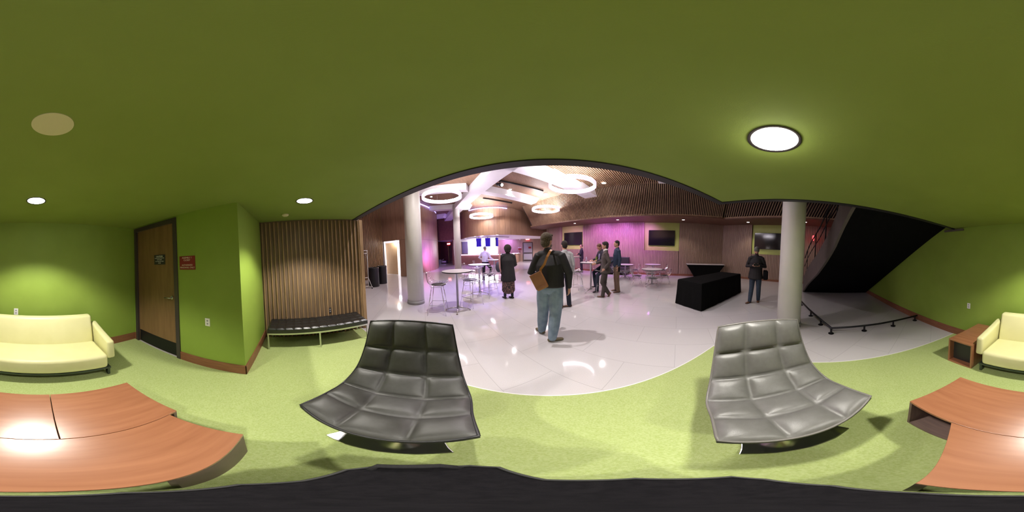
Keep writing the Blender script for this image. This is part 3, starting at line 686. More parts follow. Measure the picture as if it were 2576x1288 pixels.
# ------------------------------------------------------------------ sofa
t = thing('sofa', 'pale lime vinyl two-seat sofa against the green back wall', 'sofa', (0.06,-2.2,0))
def padbox(x0,x1,y0,y1,z0,z1,r): return MB().box(x0,x1,y0,y1,z0,z1), r
MB().box(-0.86,0.86,-0.10,0.42,0.17,0.39).build('seat_cushion', 'cream', t, bevel=0.045, seg=4, smooth=True)
bk = MB(); bk.hexa([(-0.86,-0.22,0.30),(0.86,-0.22,0.30),(0.86,-0.08,0.30),(-0.86,-0.08,0.30)],[(-0.86,-0.33,0.79),(0.86,-0.33,0.79),(0.86,-0.20,0.79),(-0.86,-0.20,0.79)])
bk.build('back_cushion', 'cream', t, bevel=0.04, seg=4, smooth=True)
for s in (-1,1):
    ar = MB(); x0, x1 = (0.875,0.98)
    ar.hexa([(s*x0,-0.30,0.28),(s*x1,-0.30,0.28),(s*x1,0.36,0.28),(s*x0,0.36,0.28)],[(s*x0,-0.30,0.66),(s*(x1-.01),-0.30,0.66),(s*(x1-.01),0.36,0.56),(s*x0,0.36,0.56)])
    ar.build('armrest', 'cream', t, bevel=0.03, seg=4, smooth=True)
MB().box(-0.9,0.9,-0.28,0.40,0.135,0.165).build('frame', 'sofaframe', t, bevel=0.004)
MB().box(-0.9,-0.87,-0.28,0.2,0.165,0.30).box(0.87,0.9,-0.28,0.2,0.165,0.30).box(-0.88,0.88,-0.345,-0.325,0.165,0.72).build('arm_support', 'sofaframe', t)
for sx in (-1,1):
    for y in (-0.25,0.30):
        MB().hexa([(sx*0.90,y,0.006),(sx*0.87,y,0.006),(sx*0.87,y+0.07,0.006),(sx*0.90,y+0.07,0.006)],[(sx*0.90,y,0.135),(sx*0.87,y,0.135),(sx*0.87,y+0.07,0.135),(sx*0.90,y+0.07,0.135)]).build('leg', 'sofaframe', t)

# ------------------------------------------------------------------ cherry tables
def cubby(name, label, x0, x1, y0, y1, h, openside, group=None, th=0.022, back=True, side='cherry', recess=0.0):
    t = thing(name, label, 'table', ((x0+x1)/2,(y0+y1)/2,0.006), 0, group); a, b = (x1-x0)/2, (y1-y0)/2; h -= 0.006
    MB().box(-a,a,-b,b,h-th,h).build('tabletop', 'cherry', t, bevel=0.0015)
    if openside == 'x':      # tunnel along y
        MB().box(-a,-a+th,-b,b,0,h-th).build('side_panel', side, t); MB().box(a-th,a,-b,b,0,h-th).build('side_panel', side, t)
        MB().box(-a+th,a-th,-b,b,0,th).build('bottom_panel', side, t)
        if back: MB().box(-a+th,a-th,-b+recess,-b+recess+th,th,h-th).build('back_panel', 'shell', t)
    return t
cubby('side_table', 'low open-fronted cherry cube table in the corner right of the sofa', 1.06,1.44,-2.62,-1.80,0.43,'x',side='cherry',recess=0.7)
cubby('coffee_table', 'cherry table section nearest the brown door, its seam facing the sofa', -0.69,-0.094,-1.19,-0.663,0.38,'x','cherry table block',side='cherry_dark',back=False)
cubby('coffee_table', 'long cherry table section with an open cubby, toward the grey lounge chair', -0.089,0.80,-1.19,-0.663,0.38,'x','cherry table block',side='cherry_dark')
t = thing('coffee_table', 'front cherry table section closest to the black case', 'table', (-0.1,-0.45,0.006), 0, 'cherry table block')
FP = [(-0.53,-0.209),(0.57,-0.209),(0.26,0.25),(-0.1,0.215),(-0.52,0.188)]
MB().prism(FP,0.352,0.374).build('tabletop','cherry',t,bevel=0.0015)
for (xa,ya),(xb,yb) in ((FP[1],FP[2]),(FP[3],FP[4]),(FP[4],FP[0])):
    d_ = Vector((xb-xa,yb-ya)).normalized(); n_ = Vector((-d_.y,d_.x))*0.02
    MB().prism([(xa,ya),(xb,yb),(xb+n_.x,yb+n_.y),(xa+n_.x,ya+n_.y)],0,0.352).build('side_panel','cherry_dark',t)

# ------------------------------------------------------------------ bench
t = thing('bench', 'black tufted leather bench on a steel frame before the slatted wall', 'bench', (-2.78,0.33,0))
cu = MB(); NX, NY = 20, 60; g = []
for i in range(NX+1):
    row = []
    for j in range(NY+1):
        x = -0.25+0.5*i/NX; y = -0.82+1.64*j/NY
        a = abs(math.sin(PI*4*i/NX)); b = abs(math.sin(PI*12*j/NY)); z = 0.418+0.010*(a*b)**0.4
        if i in (0,NX) or j in (0,NY): z -= 0.012
        row.append(cu.b.verts.new((x,y,z)))
    g.append(row)
for i in range(NX):
    for j in range(NY): cu.b.faces.new((g[i][j],g[i+1][j],g[i+1][j+1],g[i][j+1]))
cu.box(-0.25,0.25,-0.82,0.82,0.335,0.403)
cu.build('cushion', 'blackleather', t, smooth=False)
MB().box(-0.25,0.25,-0.82,-0.795,0.305,0.335).box(-0.25,0.25,0.795,0.82,0.305,0.335).box(0.225,0.25,-0.795,0.795,0.305,0.335).box(-0.25,-0.225,-0.795,0.795,0.305,0.335).build('frame', 'brushed', t)
for x in (-0.238,0.238):
    for y in (-0.808,0,0.808): MB().box(x-0.012,x+0.012,y-0.012,y+0.012,0.006,0.305).build('leg', 'brushed', t)

# ------------------------------------------------------------------ black case beneath the viewer
t = thing('carrying_case', 'black padded carrying case with a webbing handle on the carpet, lowest in the picture', 'bag', (0,0,0.006))
cs = [(0.02,-0.182),(-0.085,-0.192),(-0.21,-0.135),(-0.25,-0.053),(-0.322,0.037),(-0.322,0.10),(-0.27,0.175),(-0.18,0.25),(-0.12,0.262),(-0.02,0.18),(0.115,0.157),(0.23,0.055),(0.23,0.0),(0.185,-0.097),(0.10,-0.157)]
MB().prism(cs,0,0.39).build('body','case',t,bevel=0.02,seg=3,smooth=True)
MB().tube([(x*0.975,y*0.975,0.392) for x,y in cs],0.006,6,loop=True).build('zip','slot',t)
MB().tube([(-0.300,0.080,0.375),(-0.310,0.105,0.415),(-0.225,0.205,0.415),(-0.185,0.225,0.375)],0.014,8).build('handle','carpet_stitch',t,smooth=True)

# ------------------------------------------------------------------ draped tables
def draped(name, label, c, L, W, h, flare, rz, top='cloth', tuck=0.0, z0=0.0):
    t = thing(name, label, 'table', (c[0],c[1],0), rz)
    mb = MB(); rings = []
    per = []
    N = 18; M_ = 8; r = 0.04
    for i in range(N): per.append((-L/2+L*i/N,-W/2,0,-1))
    for i in range(M_): per.append((L/2,-W/2+W*i/M_,1,0))
    for i in range(N): per.append((L/2-L*i/N,W/2,0,1))
    for i in range(M_): per.append((-L/2,W/2-W*i/M_,-1,0))
    prof = [(-0.02,h),(0.0,h-0.012),(0.008,h-0.05),(0.5,h*0.5),(1.0,z0)]
    for f, z in prof:
        ring_ = []
        for k,(x,y,nx,ny) in enumerate(per):
            d = f if f < 0.01 else f*flare
            wv = 0.008*math.sin(k*1.9)*(f if f > 0.01 else 0)
            if f < 0: x2, y2 = x*(1+f), y*(1+f)
            else: x2, y2 = x*(1+2*d/L)*(1-tuck*max(f,0)) + nx*wv, y*(1+2*d/W)*(1-tuck*max(f,0)*0.6) + ny*wv
            ring_.append(mb.b.verts.new((x2,y2,z)))
        rings.append(ring_)
    n = len(per)
    for A,B in zip(rings,rings[1:]):
        for k in range(n): mb.b.faces.new((A[k],A[(k+1)%n],B[(k+1)%n],B[k]))
    mb.b.faces.new(rings[0])
    mb.build('cloth_cover', 'cloth', t, smooth=False)
    if top != 'cloth': MB().box(-L/2-0.03,L/2+0.03,-W/2-0.03,W/2+0.03,h,h+0.03).build('tabletop', top, t)
    return t
draped('covered_table','long banquet table fully draped in black cloth, in front of the man in the hat',(4.48,2.82),2.44,0.84,0.74,0.04,0,z0=0.015)
draped('covered_table','white-topped table in a black stretch cover that narrows to the floor',(7.62,5.42),2.1,0.55,0.75,0.0,yw,top='tabletop',tuck=0.42)

# ------------------------------------------------------------------ tables and wire seating
def table_round(r, h, label, loc, rz=0.3, group=None):
    t = thing('round_table', label, 'table', loc, rz, group)
    MB().lathe([(r-0.004,h-0.022),(r-0.004,h)], 48).build('tabletop', 'tabletop', t)
    MB().lathe([(r-0.005,h-0.024),(r,h-0.022),(r,h-0.002),(r-0.004,h+0.001)], 48, closed=False).build('edge_band', 'edge', t, smooth=True)
    MB().lathe([(0.032,0.05),(0.032,h-0.03),(0.12,h-0.024)], 20).build('column_post', 'chrome', t, smooth=True)
    for k in range(4):
        a = k*PI/2; R_ = r*0.8
        l = MB().tube([(0.02*math.cos(a),0.02*math.sin(a),0.10),(R_*0.5*math.cos(a),R_*0.5*math.sin(a),0.075),(R_*math.cos(a),R_*math.sin(a),0.035)],[0.018,0.015,0.011],8).build('leg','chrome',t,smooth=True)
        MB().lathe([(0.025,0),(0.025,0.01),(0.01,0.03)],12,c=(R_*math.cos(a),R_*math.sin(a),0)).build('glide','chrome',l)
    return t
G1 = 'tall round bar tables'
table_round(0.38,1.07,'nearest tall white-topped bar table beside the left white column',(-2.24,3.42,0),0.5,G1)
table_round(0.38,1.07,'second tall bar table, between the nearest one and the woman in the dark coat',(-2.38,5.05,0),0.2,G1)
table_round(0.38,1.07,'tall bar table beside the man in the white shirt',(-2.62,7.25,0),0.2,G1)
table_round(0.38,1.07,'tall bar table with the green tumbler, at which the man with glasses leans',(1.42,5.60,0),0.7,G1)
table_round(0.38,1.07,'tall bar table just in front of the seated person in stripes',(1.32,8.95,0),0.7,G1)
table_round(0.36,1.07,'farthest tall bar table, right before the striped sweater',(1.0,9.85,0),0.3,G1)
G2 = 'low round cafe tables'
table_round(0.44,0.73,'low round white table ringed by wire chairs, nearest of the low ones',(3.98,5.50,0),0.2,G2)
table_round(0.44,0.73,'low round table closest to the purple wall, behind the nearest low table',(5.15,7.05,0),0.2,G2)
table_round(0.44,0.73,'low round table partly behind the man in the blue jacket',(3.75,7.55,0),0.2,G2)

def wire_chair(label, loc, rz, h, high, group):
    t = thing('wire_stool' if high else 'wire_chair', label, 'stool' if high else 'chair', loc, rz, group)
    # faces +y
    prof = [(0.23,h+0.02),(0.12,h-0.015),(0.0,h-0.03),(-0.12,h-0.005),(-0.20,h+0.06),(-0.245,h+0.16),(-0.27,h+0.29)]
    wid = [0.20,0.25,0.27,0.275,0.27,0.25,0.225]
    def P(v, u):
        i = min(int(v),5); f = v-i; y = prof[i][0]*(1-f)+prof[i+1][0]*f; z = prof[i][1]*(1-f)+prof[i+1][1]*f; ww = wid[i]*(1-f)+wid[i+1]*f
        bk = max(0,(v-3)/3)
        return (u*ww, y+0.06*u*u*bk, z+0.045*u*u*(1-bk*0.7))
    m = MB()
    for k in range(9): m.tube([P(v*0.5,-1+k/4) for v in range(13)], 0.0032 if 0<k<8 else 0.005, 4)
    for k in range(11): m.tube([P(k*0.6,-1+u/4) for u in range(9)], 0.0032 if 0<k<10 else 0.005, 4)
    m.build('wire_basket', 'chrome', t)
    MB().ell((0,0.03,h-0.002),(0.20,0.19,0.022),20,6).build('seat_pad', 'shell', t, smooth=True)
    top = h-0.05
    f = MB(); f.tube([(-0.15,0.12,top),(0.15,0.12,top)],0.007,6).tube([(-0.15,-0.12,top),(0.15,-0.12,top)],0.007,6).tube([(-0.15,-0.12,top),(-0.15,0.12,top)],0.007,6).tube([(0.15,-0.12,top),(0.15,0.12,top)],0.007,6)
    for x in (-0.15,0.15):
        for y in (-0.12,0.12): f.tube([(x,y,top),(x*1.35,y*1.2,h+0.005)],0.006,6)
    f.build('seat_frame','chrome',t)
    for x in (-1,1):
        for y in (-1,1): MB().tube([(x*0.15,y*0.12,top),(x*0.24,y*0.22,0.0)],0.008,6).build('leg','chrome',t,smooth=True)
    if high:
        q = 0.26; k = 1-q/top; rx = 0.15+0.09*k; ry = 0.12+0.10*k
        MB().tube([(-rx,-ry,q),(rx,-ry,q),(rx,ry,q),(-rx,ry,q)],0.007,6,loop=True).build('footrest','chrome',t)
    return t
G3 = 'wire bar stools at the tall tables'
ws = wire_chair('wire bar stool nearest the left column, its back to the column',(-2.58,3.05,0),-1.05,0.76,True,G3)
for x,y,rz,l in [(-2.12,3.95,2.9,'wire bar stool tucked behind the nearest tall table'),(-2.95,5.35,-1.3,'wire bar stool left of the second tall table'),(-1.98,4.92,1.2,'wire bar stool between the second tall table and the woman in the coat'),
                 (-2.05,7.0,1.3,'wire bar stool right of the white-shirt man, partly behind the woman'),(-3.2,6.75,-1.2,'wire bar stool beside the white-shirt man, behind the second table'),
                 (0.86,5.50,-1.3,'wire bar stool with dark seat just right of the satchel man'),(1.78,5.55,1.5,'wire bar stool carrying the man with glasses'),(0.98,10.55,3.1,'wire bar stool carrying the person in stripes'),(0.85,8.6,-0.9,'wire bar stool left of the table before the striped sweater')]:
    dup(ws,(x,y,0),rz,l)
G4 = 'wire cafe chairs at the low tables'
wc = wire_chair('wire cafe chair nearest the camera, at the nearest low table',(3.68,5.02,0),-0.6,0.44,False,G4)
for x,y,rz,l in [(3.40,5.80,-1.9,'wire cafe chair left of the nearest low table'),(4.52,5.28,1.0,'wire cafe chair right of the nearest low table'),(4.30,6.02,2.5,'wire cafe chair behind the nearest low table'),
                 (4.66,6.58,-0.81,'wire cafe chair left of the low table by the purple wall'),(5.62,6.75,0.9,'wire cafe chair right of the low table by the purple wall'),
                 (3.62,6.95,0.2,'wire cafe chair in front of the low table behind the blue-jacket man'),(4.28,7.42,1.2,'wire cafe chair right of the low table behind the blue-jacket man'),(3.25,7.35,-1.2,'wire cafe chair left of the low table behind the blue-jacket man')]:
    dup(wc,(x,y,0),rz,l)

# things on the table with the man in glasses
tag(MB().lathe([(0.032,0),(0.040,0.19),(0.041,0.20)],24).build('tumbler', mat('olive_tumbler',(0.16,0.22,0.04),0.4), smooth=False, loc=(1.60,5.50,1.072)), 'tall olive green tumbler on the table at the glasses man', 'cup')
gl = mat('clear_plastic',(0.85,0.8,0.95),0.08); gl.node_tree.nodes['Principled BSDF'].inputs['Transmission Weight'].default_value = 0.9
tag(MB().lathe([(0.032,0),(0.033,0.13),(0.012,0.17),(0.012,0.195)],20).build('water_bottle', gl, smooth=True, loc=(1.28,5.72,1.072)), 'clear plastic water bottle on the table at the glasses man', 'bottle')

# dark cabinet against the far wall
t = thing('armchair', 'low black upholstered bench seat against the purple wall behind the men', 'seat', dg(4.35,0,0.45), yw)
MB().box(-0.85,0.85,-0.35,0.35,0.12,0.45).build('seat_cushion','shell',t,bevel=0.03)
MB().box(-0.85,0.85,0.2,0.38,0.45,1.03).build('backrest','shell',t,bevel=0.03)
for x in (-0.8,0.8):
    for y in (-0.3,0.3): MB().box(x-0.02,x+0.02,y-0.02,y+0.02,0,0.12).build('leg','black_metal',t)

# coat rack and bins
t = thing('coat_rack', 'chrome rolling coat rack beside the slatted wall', 'coat rack', (-6.72,2.90,0), 0.2)
r_ = MB()
for y in (-0.35,0.35): r_.tube([(0,y,0.08),(0,y,1.75)],0.017,8)
r_.tube([(0,-0.38,1.75),(0,0.38,1.75)],0.015,8).tube([(0,-0.35,1.62),(0,0.35,1.62)],0.012,8).tube([(0,-0.35,0.5),(0,0.35,0.5)],0.014,8).tube([(0,0.35,0.5),(0.25,0.35,0.08)],0.012,8).tube([(0,-0.35,0.5),(0.25,-0.35,0.08)],0.012,8)
r_.build('frame','plate',t,smooth=True)
MB().tube([(-0.28,0.35,0.08),(0.28,0.35,0.08)],0.018,8).tube([(-0.28,-0.35,0.08),(0.28,-0.35,0.08)],0.018,8).tube([(0,-0.35,0.08),(0,0.35,0.08)],0.016,8).build('base','plate',t)
for x in (-0.26,0.26):
    for y in (-0.35,0.35): MB().tube([(x,y-0.015,0.032),(x,y+0.015,0.032)],0.032,12).build('castor','slot',t)
for i,y in enumerate((-0.1,0.0,0.12,0.22)):
    h_ = MB().tube([(0,0,0),(0.01,0,-0.05),(0.0,0,-0.08),(-0.16,0.02,-0.20),(0.16,-0.02,-0.20),(0,0,-0.08)],0.006,6)
    tag(h_.build('coat_hanger','brushed',loc=(-6.72,2.90+y,1.62),rz=0.2), ('bare hanger closest to the lounge on the chrome rack','second hanger from the lounge end of the chrome rack','third hanger from the lounge end of the chrome rack','hanger at the bin end of the chrome rack')[i], 'hanger', 'hangers on the coat rack')
def rbin(x,y,l):
    t = thing('waste_bin', l, 'bin', (x,y,0), 0, 'round black bins')
    MB().lathe([(0.25,0),(0.26,0.02),(0.26,0.84),(0.25,0.86)],40).build('body','bin',t,smooth=False)
    MB().lathe([(0.26,0.86),(0.27,0.865),(0.255,0.93),(0.19,0.93),(0.18,0.90)],40,closed=False).build('lid','bin',t,smooth=True)
rbin(-6.95,3.62,'round black bin nearer the coat rack')
rbin(-7.35,4.32,'round black bin nearer the white doorway')

# ------------------------------------------------------------------ bar
bar = thing('bar_counter', 'curved bar counter with glowing edge below the fascia', 'counter', (0,0,0))
cnt = smooth_arc([(-9.4,15.15),(-8.6,15.0),(-6.8,14.9),(-5.2,15.0),(-4.1,15.5),(-3.7,16.4)],4)
m = MB(); curved_wall(m, cnt[:14], 0.0, lambda x,y: 1.0, 0.5)
m.build('front_panel', 'panel', bar)
m = MB(); curved_wall(m, cnt[14:], 0.0, lambda x,y: 1.0, 0.5); m.build('front_panel', 'white', bar)
m = MB(); 
curved_wall(m, [(x,y-0.08) for x,y in cnt], 1.03, lambda x,y: 1.08, 0.7); m.build('countertop', 'white', bar)
MB().tube([(x,y-0.05,1.01) for x,y in cnt],0.03,6).build('glowing_edge','ledmag',bar)
t = thing('serving_counter', 'oak-faced counter with white top left of the grey exit door', 'counter', (-3.95,17.5,0))
MB().hexa([(-0.2,-0.9,0),(0.4,-0.9,0),(0.3,1.3,0),(-0.2,1.3,0)],[(-0.2,-0.9,0.98),(0.4,-0.9,0.98),(0.3,1.3,0.98),(-0.2,1.3,0.98)]).build('body','panel',t)
MB().box(-0.3,0.45,-0.95,1.3,0.98,1.04).build('countertop','white',t)
tag(MB().box(-2.05,2.05,-0.03,0,-1.0,0.64).build('back_bar_panel','barglow',loc=(-8.42,18.95,1.95)), 'brilliant white backlit panel behind the bar', 'light panel')
tag(MB().box(-0.5,0.5,-0.04,0,-0.95,0.9).build('wall_panel','barside',loc=(-10.95,18.95,2.0)), 'lavender-lit wall panel left of the glowing bar panel', 'panel')
for x,y,rz_,l in ((-5.93,12.68,0.15,'first blue screen from the column, hung above the bar'),(-5.22,12.99,0.15,'middle blue screen hung above the bar'),(-4.50,13.28,1.45,'rightmost blue screen hung above the bar, turned edge-on')):
    t = thing('bar_screen', l, 'screen', (x,y,2.16), rz_, 'blue screens over the bar')
    MB().box(-0.22,0.22,-0.03,0.03,-0.38,0.36).build('casing','bezel',t)
    MB().box(-0.21,0.21,-0.034,-0.031,-0.37,0.35).build('display','bluescreen',t)
    MB().tube([(0,0,0.36),(0,0,0.44)],0.02,6).build('bracket','black_metal',t)
tag(MB().tube([(-7.0,12.5,2.58),(-5.93,12.72,2.60),(-5.2,13.02,2.60),(-4.4,13.3,2.60),(-3.6,14.0,2.58)],0.02,6).build('hanging_rail','black_metal'), 'thin black curved rail above the bar screens', 'rail')
for x,y,l in [(-7.5,12.95,'round lamp under the bar soffit beside the far column'),(-5.9,11.9,'round lamp under the bar soffit above the left blue screen'),(-5.1,11.65,'round lamp under the bar soffit above the middle blue screen'),(-3.9,11.6,'round lamp under the bar soffit above the right blue screen')]:
    t = downlight(x,y,2.62,0.10,l,'lens_small','soffit lamps over the bar')
for x,y,p in LOBBY[3:7]: downlight(x,y,zc(x,y)-(0.13 if x > 0 else 0.0),0.10,'unseen round lobby light placed above the mezzanine edge to light the lobby','lens_small','hidden lobby lights')  # discs for the unseen lobby lamps, mostly added as fill
def exit_sign(loc, rz, label):
    t = thing('exit_sign', label, 'sign', loc, rz)
    MB().box(-0.20,0.20,-0.05,0,-0.13,0.13).build('housing','exit',t,bevel=0.005)
    text('EXIT',0.22,(0,-0.053,0),(PI/2,0,0),'exitlet',t)
exit_sign((-2.62,18.93,2.62),0,'lit red EXIT sign above the grey steel door')
exit_sign((-12.85,17.95,2.42),0.3,'lit red EXIT sign over the dark corridor doorway')
d3 = thing('door_3','grey steel exit door','door',(-2.65,19.0,0)); d3['kind']='structure'
MB().box(-0.6,-0.52,-0.05,0.1,0,2.25).box(0.52,0.6,-0.05,0.1,0,2.25).box(-0.52,0.52,-0.05,0.1,2.17,2.25).build('door_frame','bronze',d3)
lf = MB().box(-0.52,0.52,0,0.05,0,2.17).build('door_leaf','greydoor',d3)
MB().box(-0.48,0.5,-0.06,0,0.93,1.06).build('push_bar','bronze',lf); MB().box(-0.5,0.5,-0.005,0,0.02,0.2).build('kick_plate','bronze',lf)
tag(MB().box(-0.16,0.16,-0.006,0,-0.11,0.11).build('notice','redsign',loc=(-2.40,18.99,1.62)),'small dark red notice on the grey steel door','sign')
tag(MB().box(-0.05,0.05,-0.06,0,-0.1,0.1).build('strobe','white',loc=(-3.55,18.95,2.62)),'small white strobe box on the wall left of the exit sign','alarm')
t = thing('fire_alarm','red alarm cabinet with white strip left of the grey door','alarm',(-3.6,18.96,1.45))
MB().box(-0.16,0.16,-0.04,0,-0.1,0.1).build('body','redsign',t); MB().box(-0.2,0.2,-0.05,0,0.16,0.2).build('light_bar','white',t)
MB().box(-0.05,0.05,-0.04,0,-0.42,-0.28).build('call_point','redsign',t)
tag(MB().box(-0.16,0.16,-0.03,0.03,-0.12,0.12).build('exit_sign','exit',loc=(8.3,-0.30,2.45),rz=0.05),'slim red lit sign seen past the stair handrail','sign')
# floor cleaner and tub near the corridor
t = thing('grey_tub','grey plastic tub on the floor before the dark corridor','tub',(-12.0,14.7,0))
MB().lathe([(0.24,0),(0.28,0.5),(0.29,0.52)],20).build('body','grey_metal',t)
t = thing('floor_cleaner','white and black floor machine lying beside the grey tub','machine',(-12.3,16.0,0),0.4)
MB().box(-0.45,0.3,-0.2,0.2,0.08,0.28).build('body','white',t,bevel=0.04); MB().box(0.1,0.5,-0.15,0.15,0.02,0.36).build('head','shell',t,bevel=0.03); MB().tube([(-0.4,0,0.25),(0.0,0,0.5)],0.03).build('handle','white',t)

# ------------------------------------------------------------------ people
def col(name, c, rough=0.8, c2=None, sc_=30, **k): return mat(name, c, rough, col2=c2 or tuple(x*1.15+0.002 for x in c), scale=sc_, **k)
def hand(mb, wrist, d, palm_n, side, curl=0.5, k=1.0):
    d = Vector(d).normalized(); n = Vector(palm_n); n = (n-d*n.dot(d)).normalized(); x = d.cross(n).normalized()*side
    W = Vector(wrist)
    mb.loft([W, W+d*0.04*k, W+d*0.085*k],[(0.026*k,0.018*k),(0.040*k,0.017*k),(0.040*k,0.014*k)], x)
    for i,(o,l) in enumerate(((0.030,0.070),(0.010,0.078),(-0.010,0.073),(-0.029,0.058))):
        p0 = W+d*0.082*k+x*o*k; a1 = curl*0.5; a2 = curl*1.3
        d1 = d*math.cos(a1)+n*math.sin(a1); d2 = d*math.cos(a2)+n*math.sin(a2)
        p1 = p0+d1*l*0.5*k; p2 = p1+d2*l*0.5*k
        mb.loft([p0,p1,p2],[(0.0095*k,)*2,(0.009*k,)*2,(0.0078*k,)*2], x, 8)
    p0 = W+d*0.025*k+x*0.030*k; p1 = p0+(d*0.6+x*0.7+n*0.3).normalized()*0.035*k; p2 = p1+(d*0.85+n*0.45).normalized()*0.032*k
    mb.loft([p0,p1,p2],[(0.012*k,)*2,(0.011*k,)*2,(0.009*k,)*2], d.cross(x), 8)

def person(label, loc, rz, Ht, skin='skin', hairm=None, hair='short', top=None, bottom=None, shoes=None, girth=1.0, belly=0.0, J=None, head_yaw=0.0, head_pitch=0.0,
           coat_len=0.92, skirt=None, glove=None, vox=0.012, beard=None, hat=None, long_sleeve=True, collar=True, shirt=None, collar_mat=None, palm=None, curl=0.6, group=None, loose=1.0):
    k = Ht/1.80; g = girth
    j = dict(pelvis=(0,0,0.98), waist=(0,0.0,1.10), chest=(0,0.0,1.30), neck=(0,-0.005,1.50), head=(0,0.02,1.675),
             shR=(0.185,0,1.435), shL=(-0.185,0,1.435), elR=(0.235,-0.03,1.15), elL=(-0.235,-0.03,1.15), wrR=(0.245,0.05,0.91), wrL=(-0.245,0.05,0.91),
             hiR=(0.095,0,0.94), hiL=(-0.095,0,0.94), knR=(0.11,0.02,0.50), knL=(-0.11,0.02,0.50), anR=(0.12,-0.02,0.09), anL=(-0.12,-0.02,0.09), toeR=0.2, toeL=-0.2, pitR=0.0, pitL=0.0)
    j.update(J or {})
    V = lambda n_: Vector(j[n_])*k
    hc = V('head'); HR = Matrix.Rotation(-head_yaw,4,'Z') @ Matrix.Rotation(-head_pitch,4,'X'); HR3 = HR.to_3x3()
    def hp(x,y,z): return hc + HR3 @ Vector((x,y,z))*k
    b = MB()
    # skull, jaw, nose, ears, neck
    b.ell(hc,(0.074*k,0.092*k,0.108*k),20,14,HR3); b.ell(hp(0,0.028,-0.055),(0.055*k,0.060*k,0.062*k),16,10,HR3)
    b.loft([hp(0,0.080,0.015),hp(0,0.100,-0.010),hp(0,0.103,-0.025)],[(0.009*k,0.008*k),(0.011*k,0.012*k),(0.015*k,0.009*k)],HR3@Vector((1,0,0)),8)
    for s in (-1,1): b.ell(hp(s*0.076,-0.005,-0.010),(0.010*k,0.020*k,0.030*k),10,8,HR3)
    b.ell(hp(0,0.086,-0.062),(0.024*k,0.010*k,0.010*k),10,6,HR3)
    b.loft([V('neck')-Vector((0,0,0.04*k)), hp(0,-0.015,-0.07)],[(0.060*k,0.060*k),(0.054*k,0.056*k)])
    # torso and limbs
    tors = [V('pelvis')-Vector((0,0,0.05*k)),V('pelvis'),V('waist'),V('chest'),V('neck')-Vector((0,0,0.055*k))]
    xd = (V('shR')-V('shL'))
    b.loft(tors,[(0.150*k*g,0.10*k*g),(0.155*k*g,0.105*k*g),(0.14*k*g,0.10*k*g),(0.155*k*g,0.10*k*g),(0.10*k,0.055*k)],xd)
    for s in ('R','L'):
        b.loft([V('sh'+s),(V('sh'+s)+V('el'+s))/2,V('el'+s),V('wr'+s)],[(0.052*k,0.052*k),(0.045*k,)*2,(0.038*k,)*2,(0.024*k,)*2],n=12)
        b.loft([V('hi'+s),(V('hi'+s)+V('kn'+s))/2,V('kn'+s),(V('kn'+s)*0.6+V('an'+s)*0.4),V('an'+s)],[(0.082*k,)*2,(0.070*k,)*2,(0.052*k,)*2,(0.050*k,)*2,(0.036*k,)*2],n=12)
        fd = (V('wr'+s)-V('el'+s)).normalized()
        hand(b,V('wr'+s)+fd*0.012*k,fd,(palm or {}).get(s,(-1 if s=='R' else 1,0.2,0)),1 if s=='R' else -1,curl,k)
    root = b.build('person', skin, loc=loc, rz=rz, remesh=min(vox,0.008))
    tag(root,label,'person',group)
    # trousers
    tm = MB(); wz = V('pelvis')
    if skirt is None or skirt == 'both':
        tm.loft([wz-Vector((0,0,0.06*k)),wz+Vector((0,0,0.07*k))],[(0.166*k*g,0.118*k*g),(0.155*k*g,0.112*k*g)],xd)
        for s in ('R','L'):
            a_ = V('an'+s)+Vector((0,0,-0.035*k))
            tm.loft([V('hi'+s)+Vector((0,0,0.0)),(V('hi'+s)+V('kn'+s))/2,V('kn'+s),(V('kn'+s)+a_)/2,a_],[(0.094*k*g,)*2,(0.084*k*g*loose,)*2,(0.068*k*g*loose,)*2,(0.064*k*g*loose,)*2,(0.060*k*loose,0.066*k*loose)],n=14)
        tm.build('trousers', bottom, root, remesh=vox)
    # upper garment
    jm = MB(); hem = coat_len*k; P0 = V('pelvis'); hemv = P0+Vector((0,0,hem-0.98*k)); bl = Vector((0,belly*k,0))
    cs_ = []; rs_ = []
    if hem < 0.85*k:
        cs_ += [hemv, (hemv+P0)/2]; rs_ += [(0.215*k*g,0.175*k*g),(0.20*k*g,0.16*k*g)]
    else: cs_ += [hemv]; rs_ += [(0.182*k*g,0.132*k*g)]
    cs_ += [V('waist')+bl*0.6, V('chest')+bl*0.3, V('chest')*0.4+V('neck')*0.6-Vector((0,0,0.02*k)), V('neck')-Vector((0,0,0.03*k))]
    rs_ += [(0.172*k*g,(0.128*k+belly*0.5*k)*g),(0.190*k*g,0.130*k*g),(0.175*k*(g*0.5+0.5),0.105*k),(0.085*k,0.075*k)]
    jm.loft(cs_,rs_,xd,cap0=0.2)
    jm.loft([V('shL')*0.9+V('neck')*0.1,V('neck')-Vector((0,0,0.055*k)),V('shR')*0.9+V('neck')*0.1],[(0.062*k,0.070*k),(0.075*k,0.088*k),(0.062*k,0.070*k)],(0,1,0))
    for s in ('R','L'):
        q = V('sh'+s); e_ = V('el'+s); w_ = V('wr'+s)
        jm.loft([(q*0.75+V('neck')*0.25)-Vector((0,0,0.012*k)),q,(q+e_)/2,e_,(e_+w_)/2,e_*0.06+w_*0.94],[(0.060*k,)*2,(0.066*k*(g*.5+.5),)*2,(0.061*k*(g*.5+.5),)*2,(0.054*k*(g*.5+.5),)*2,(0.047*k,)*2,(0.040*k,)*2],n=14)
    if collar: jm.loft([V('neck')-Vector((0,0,0.05*k)),V('neck')+Vector((0,-0.005*k,0.035*k))],[(0.085*k,0.08*k),(0.066*k,0.068*k)])
    jm.build('jacket' if coat_len < 0.93 else 'shirt', top, root, remesh=vox)
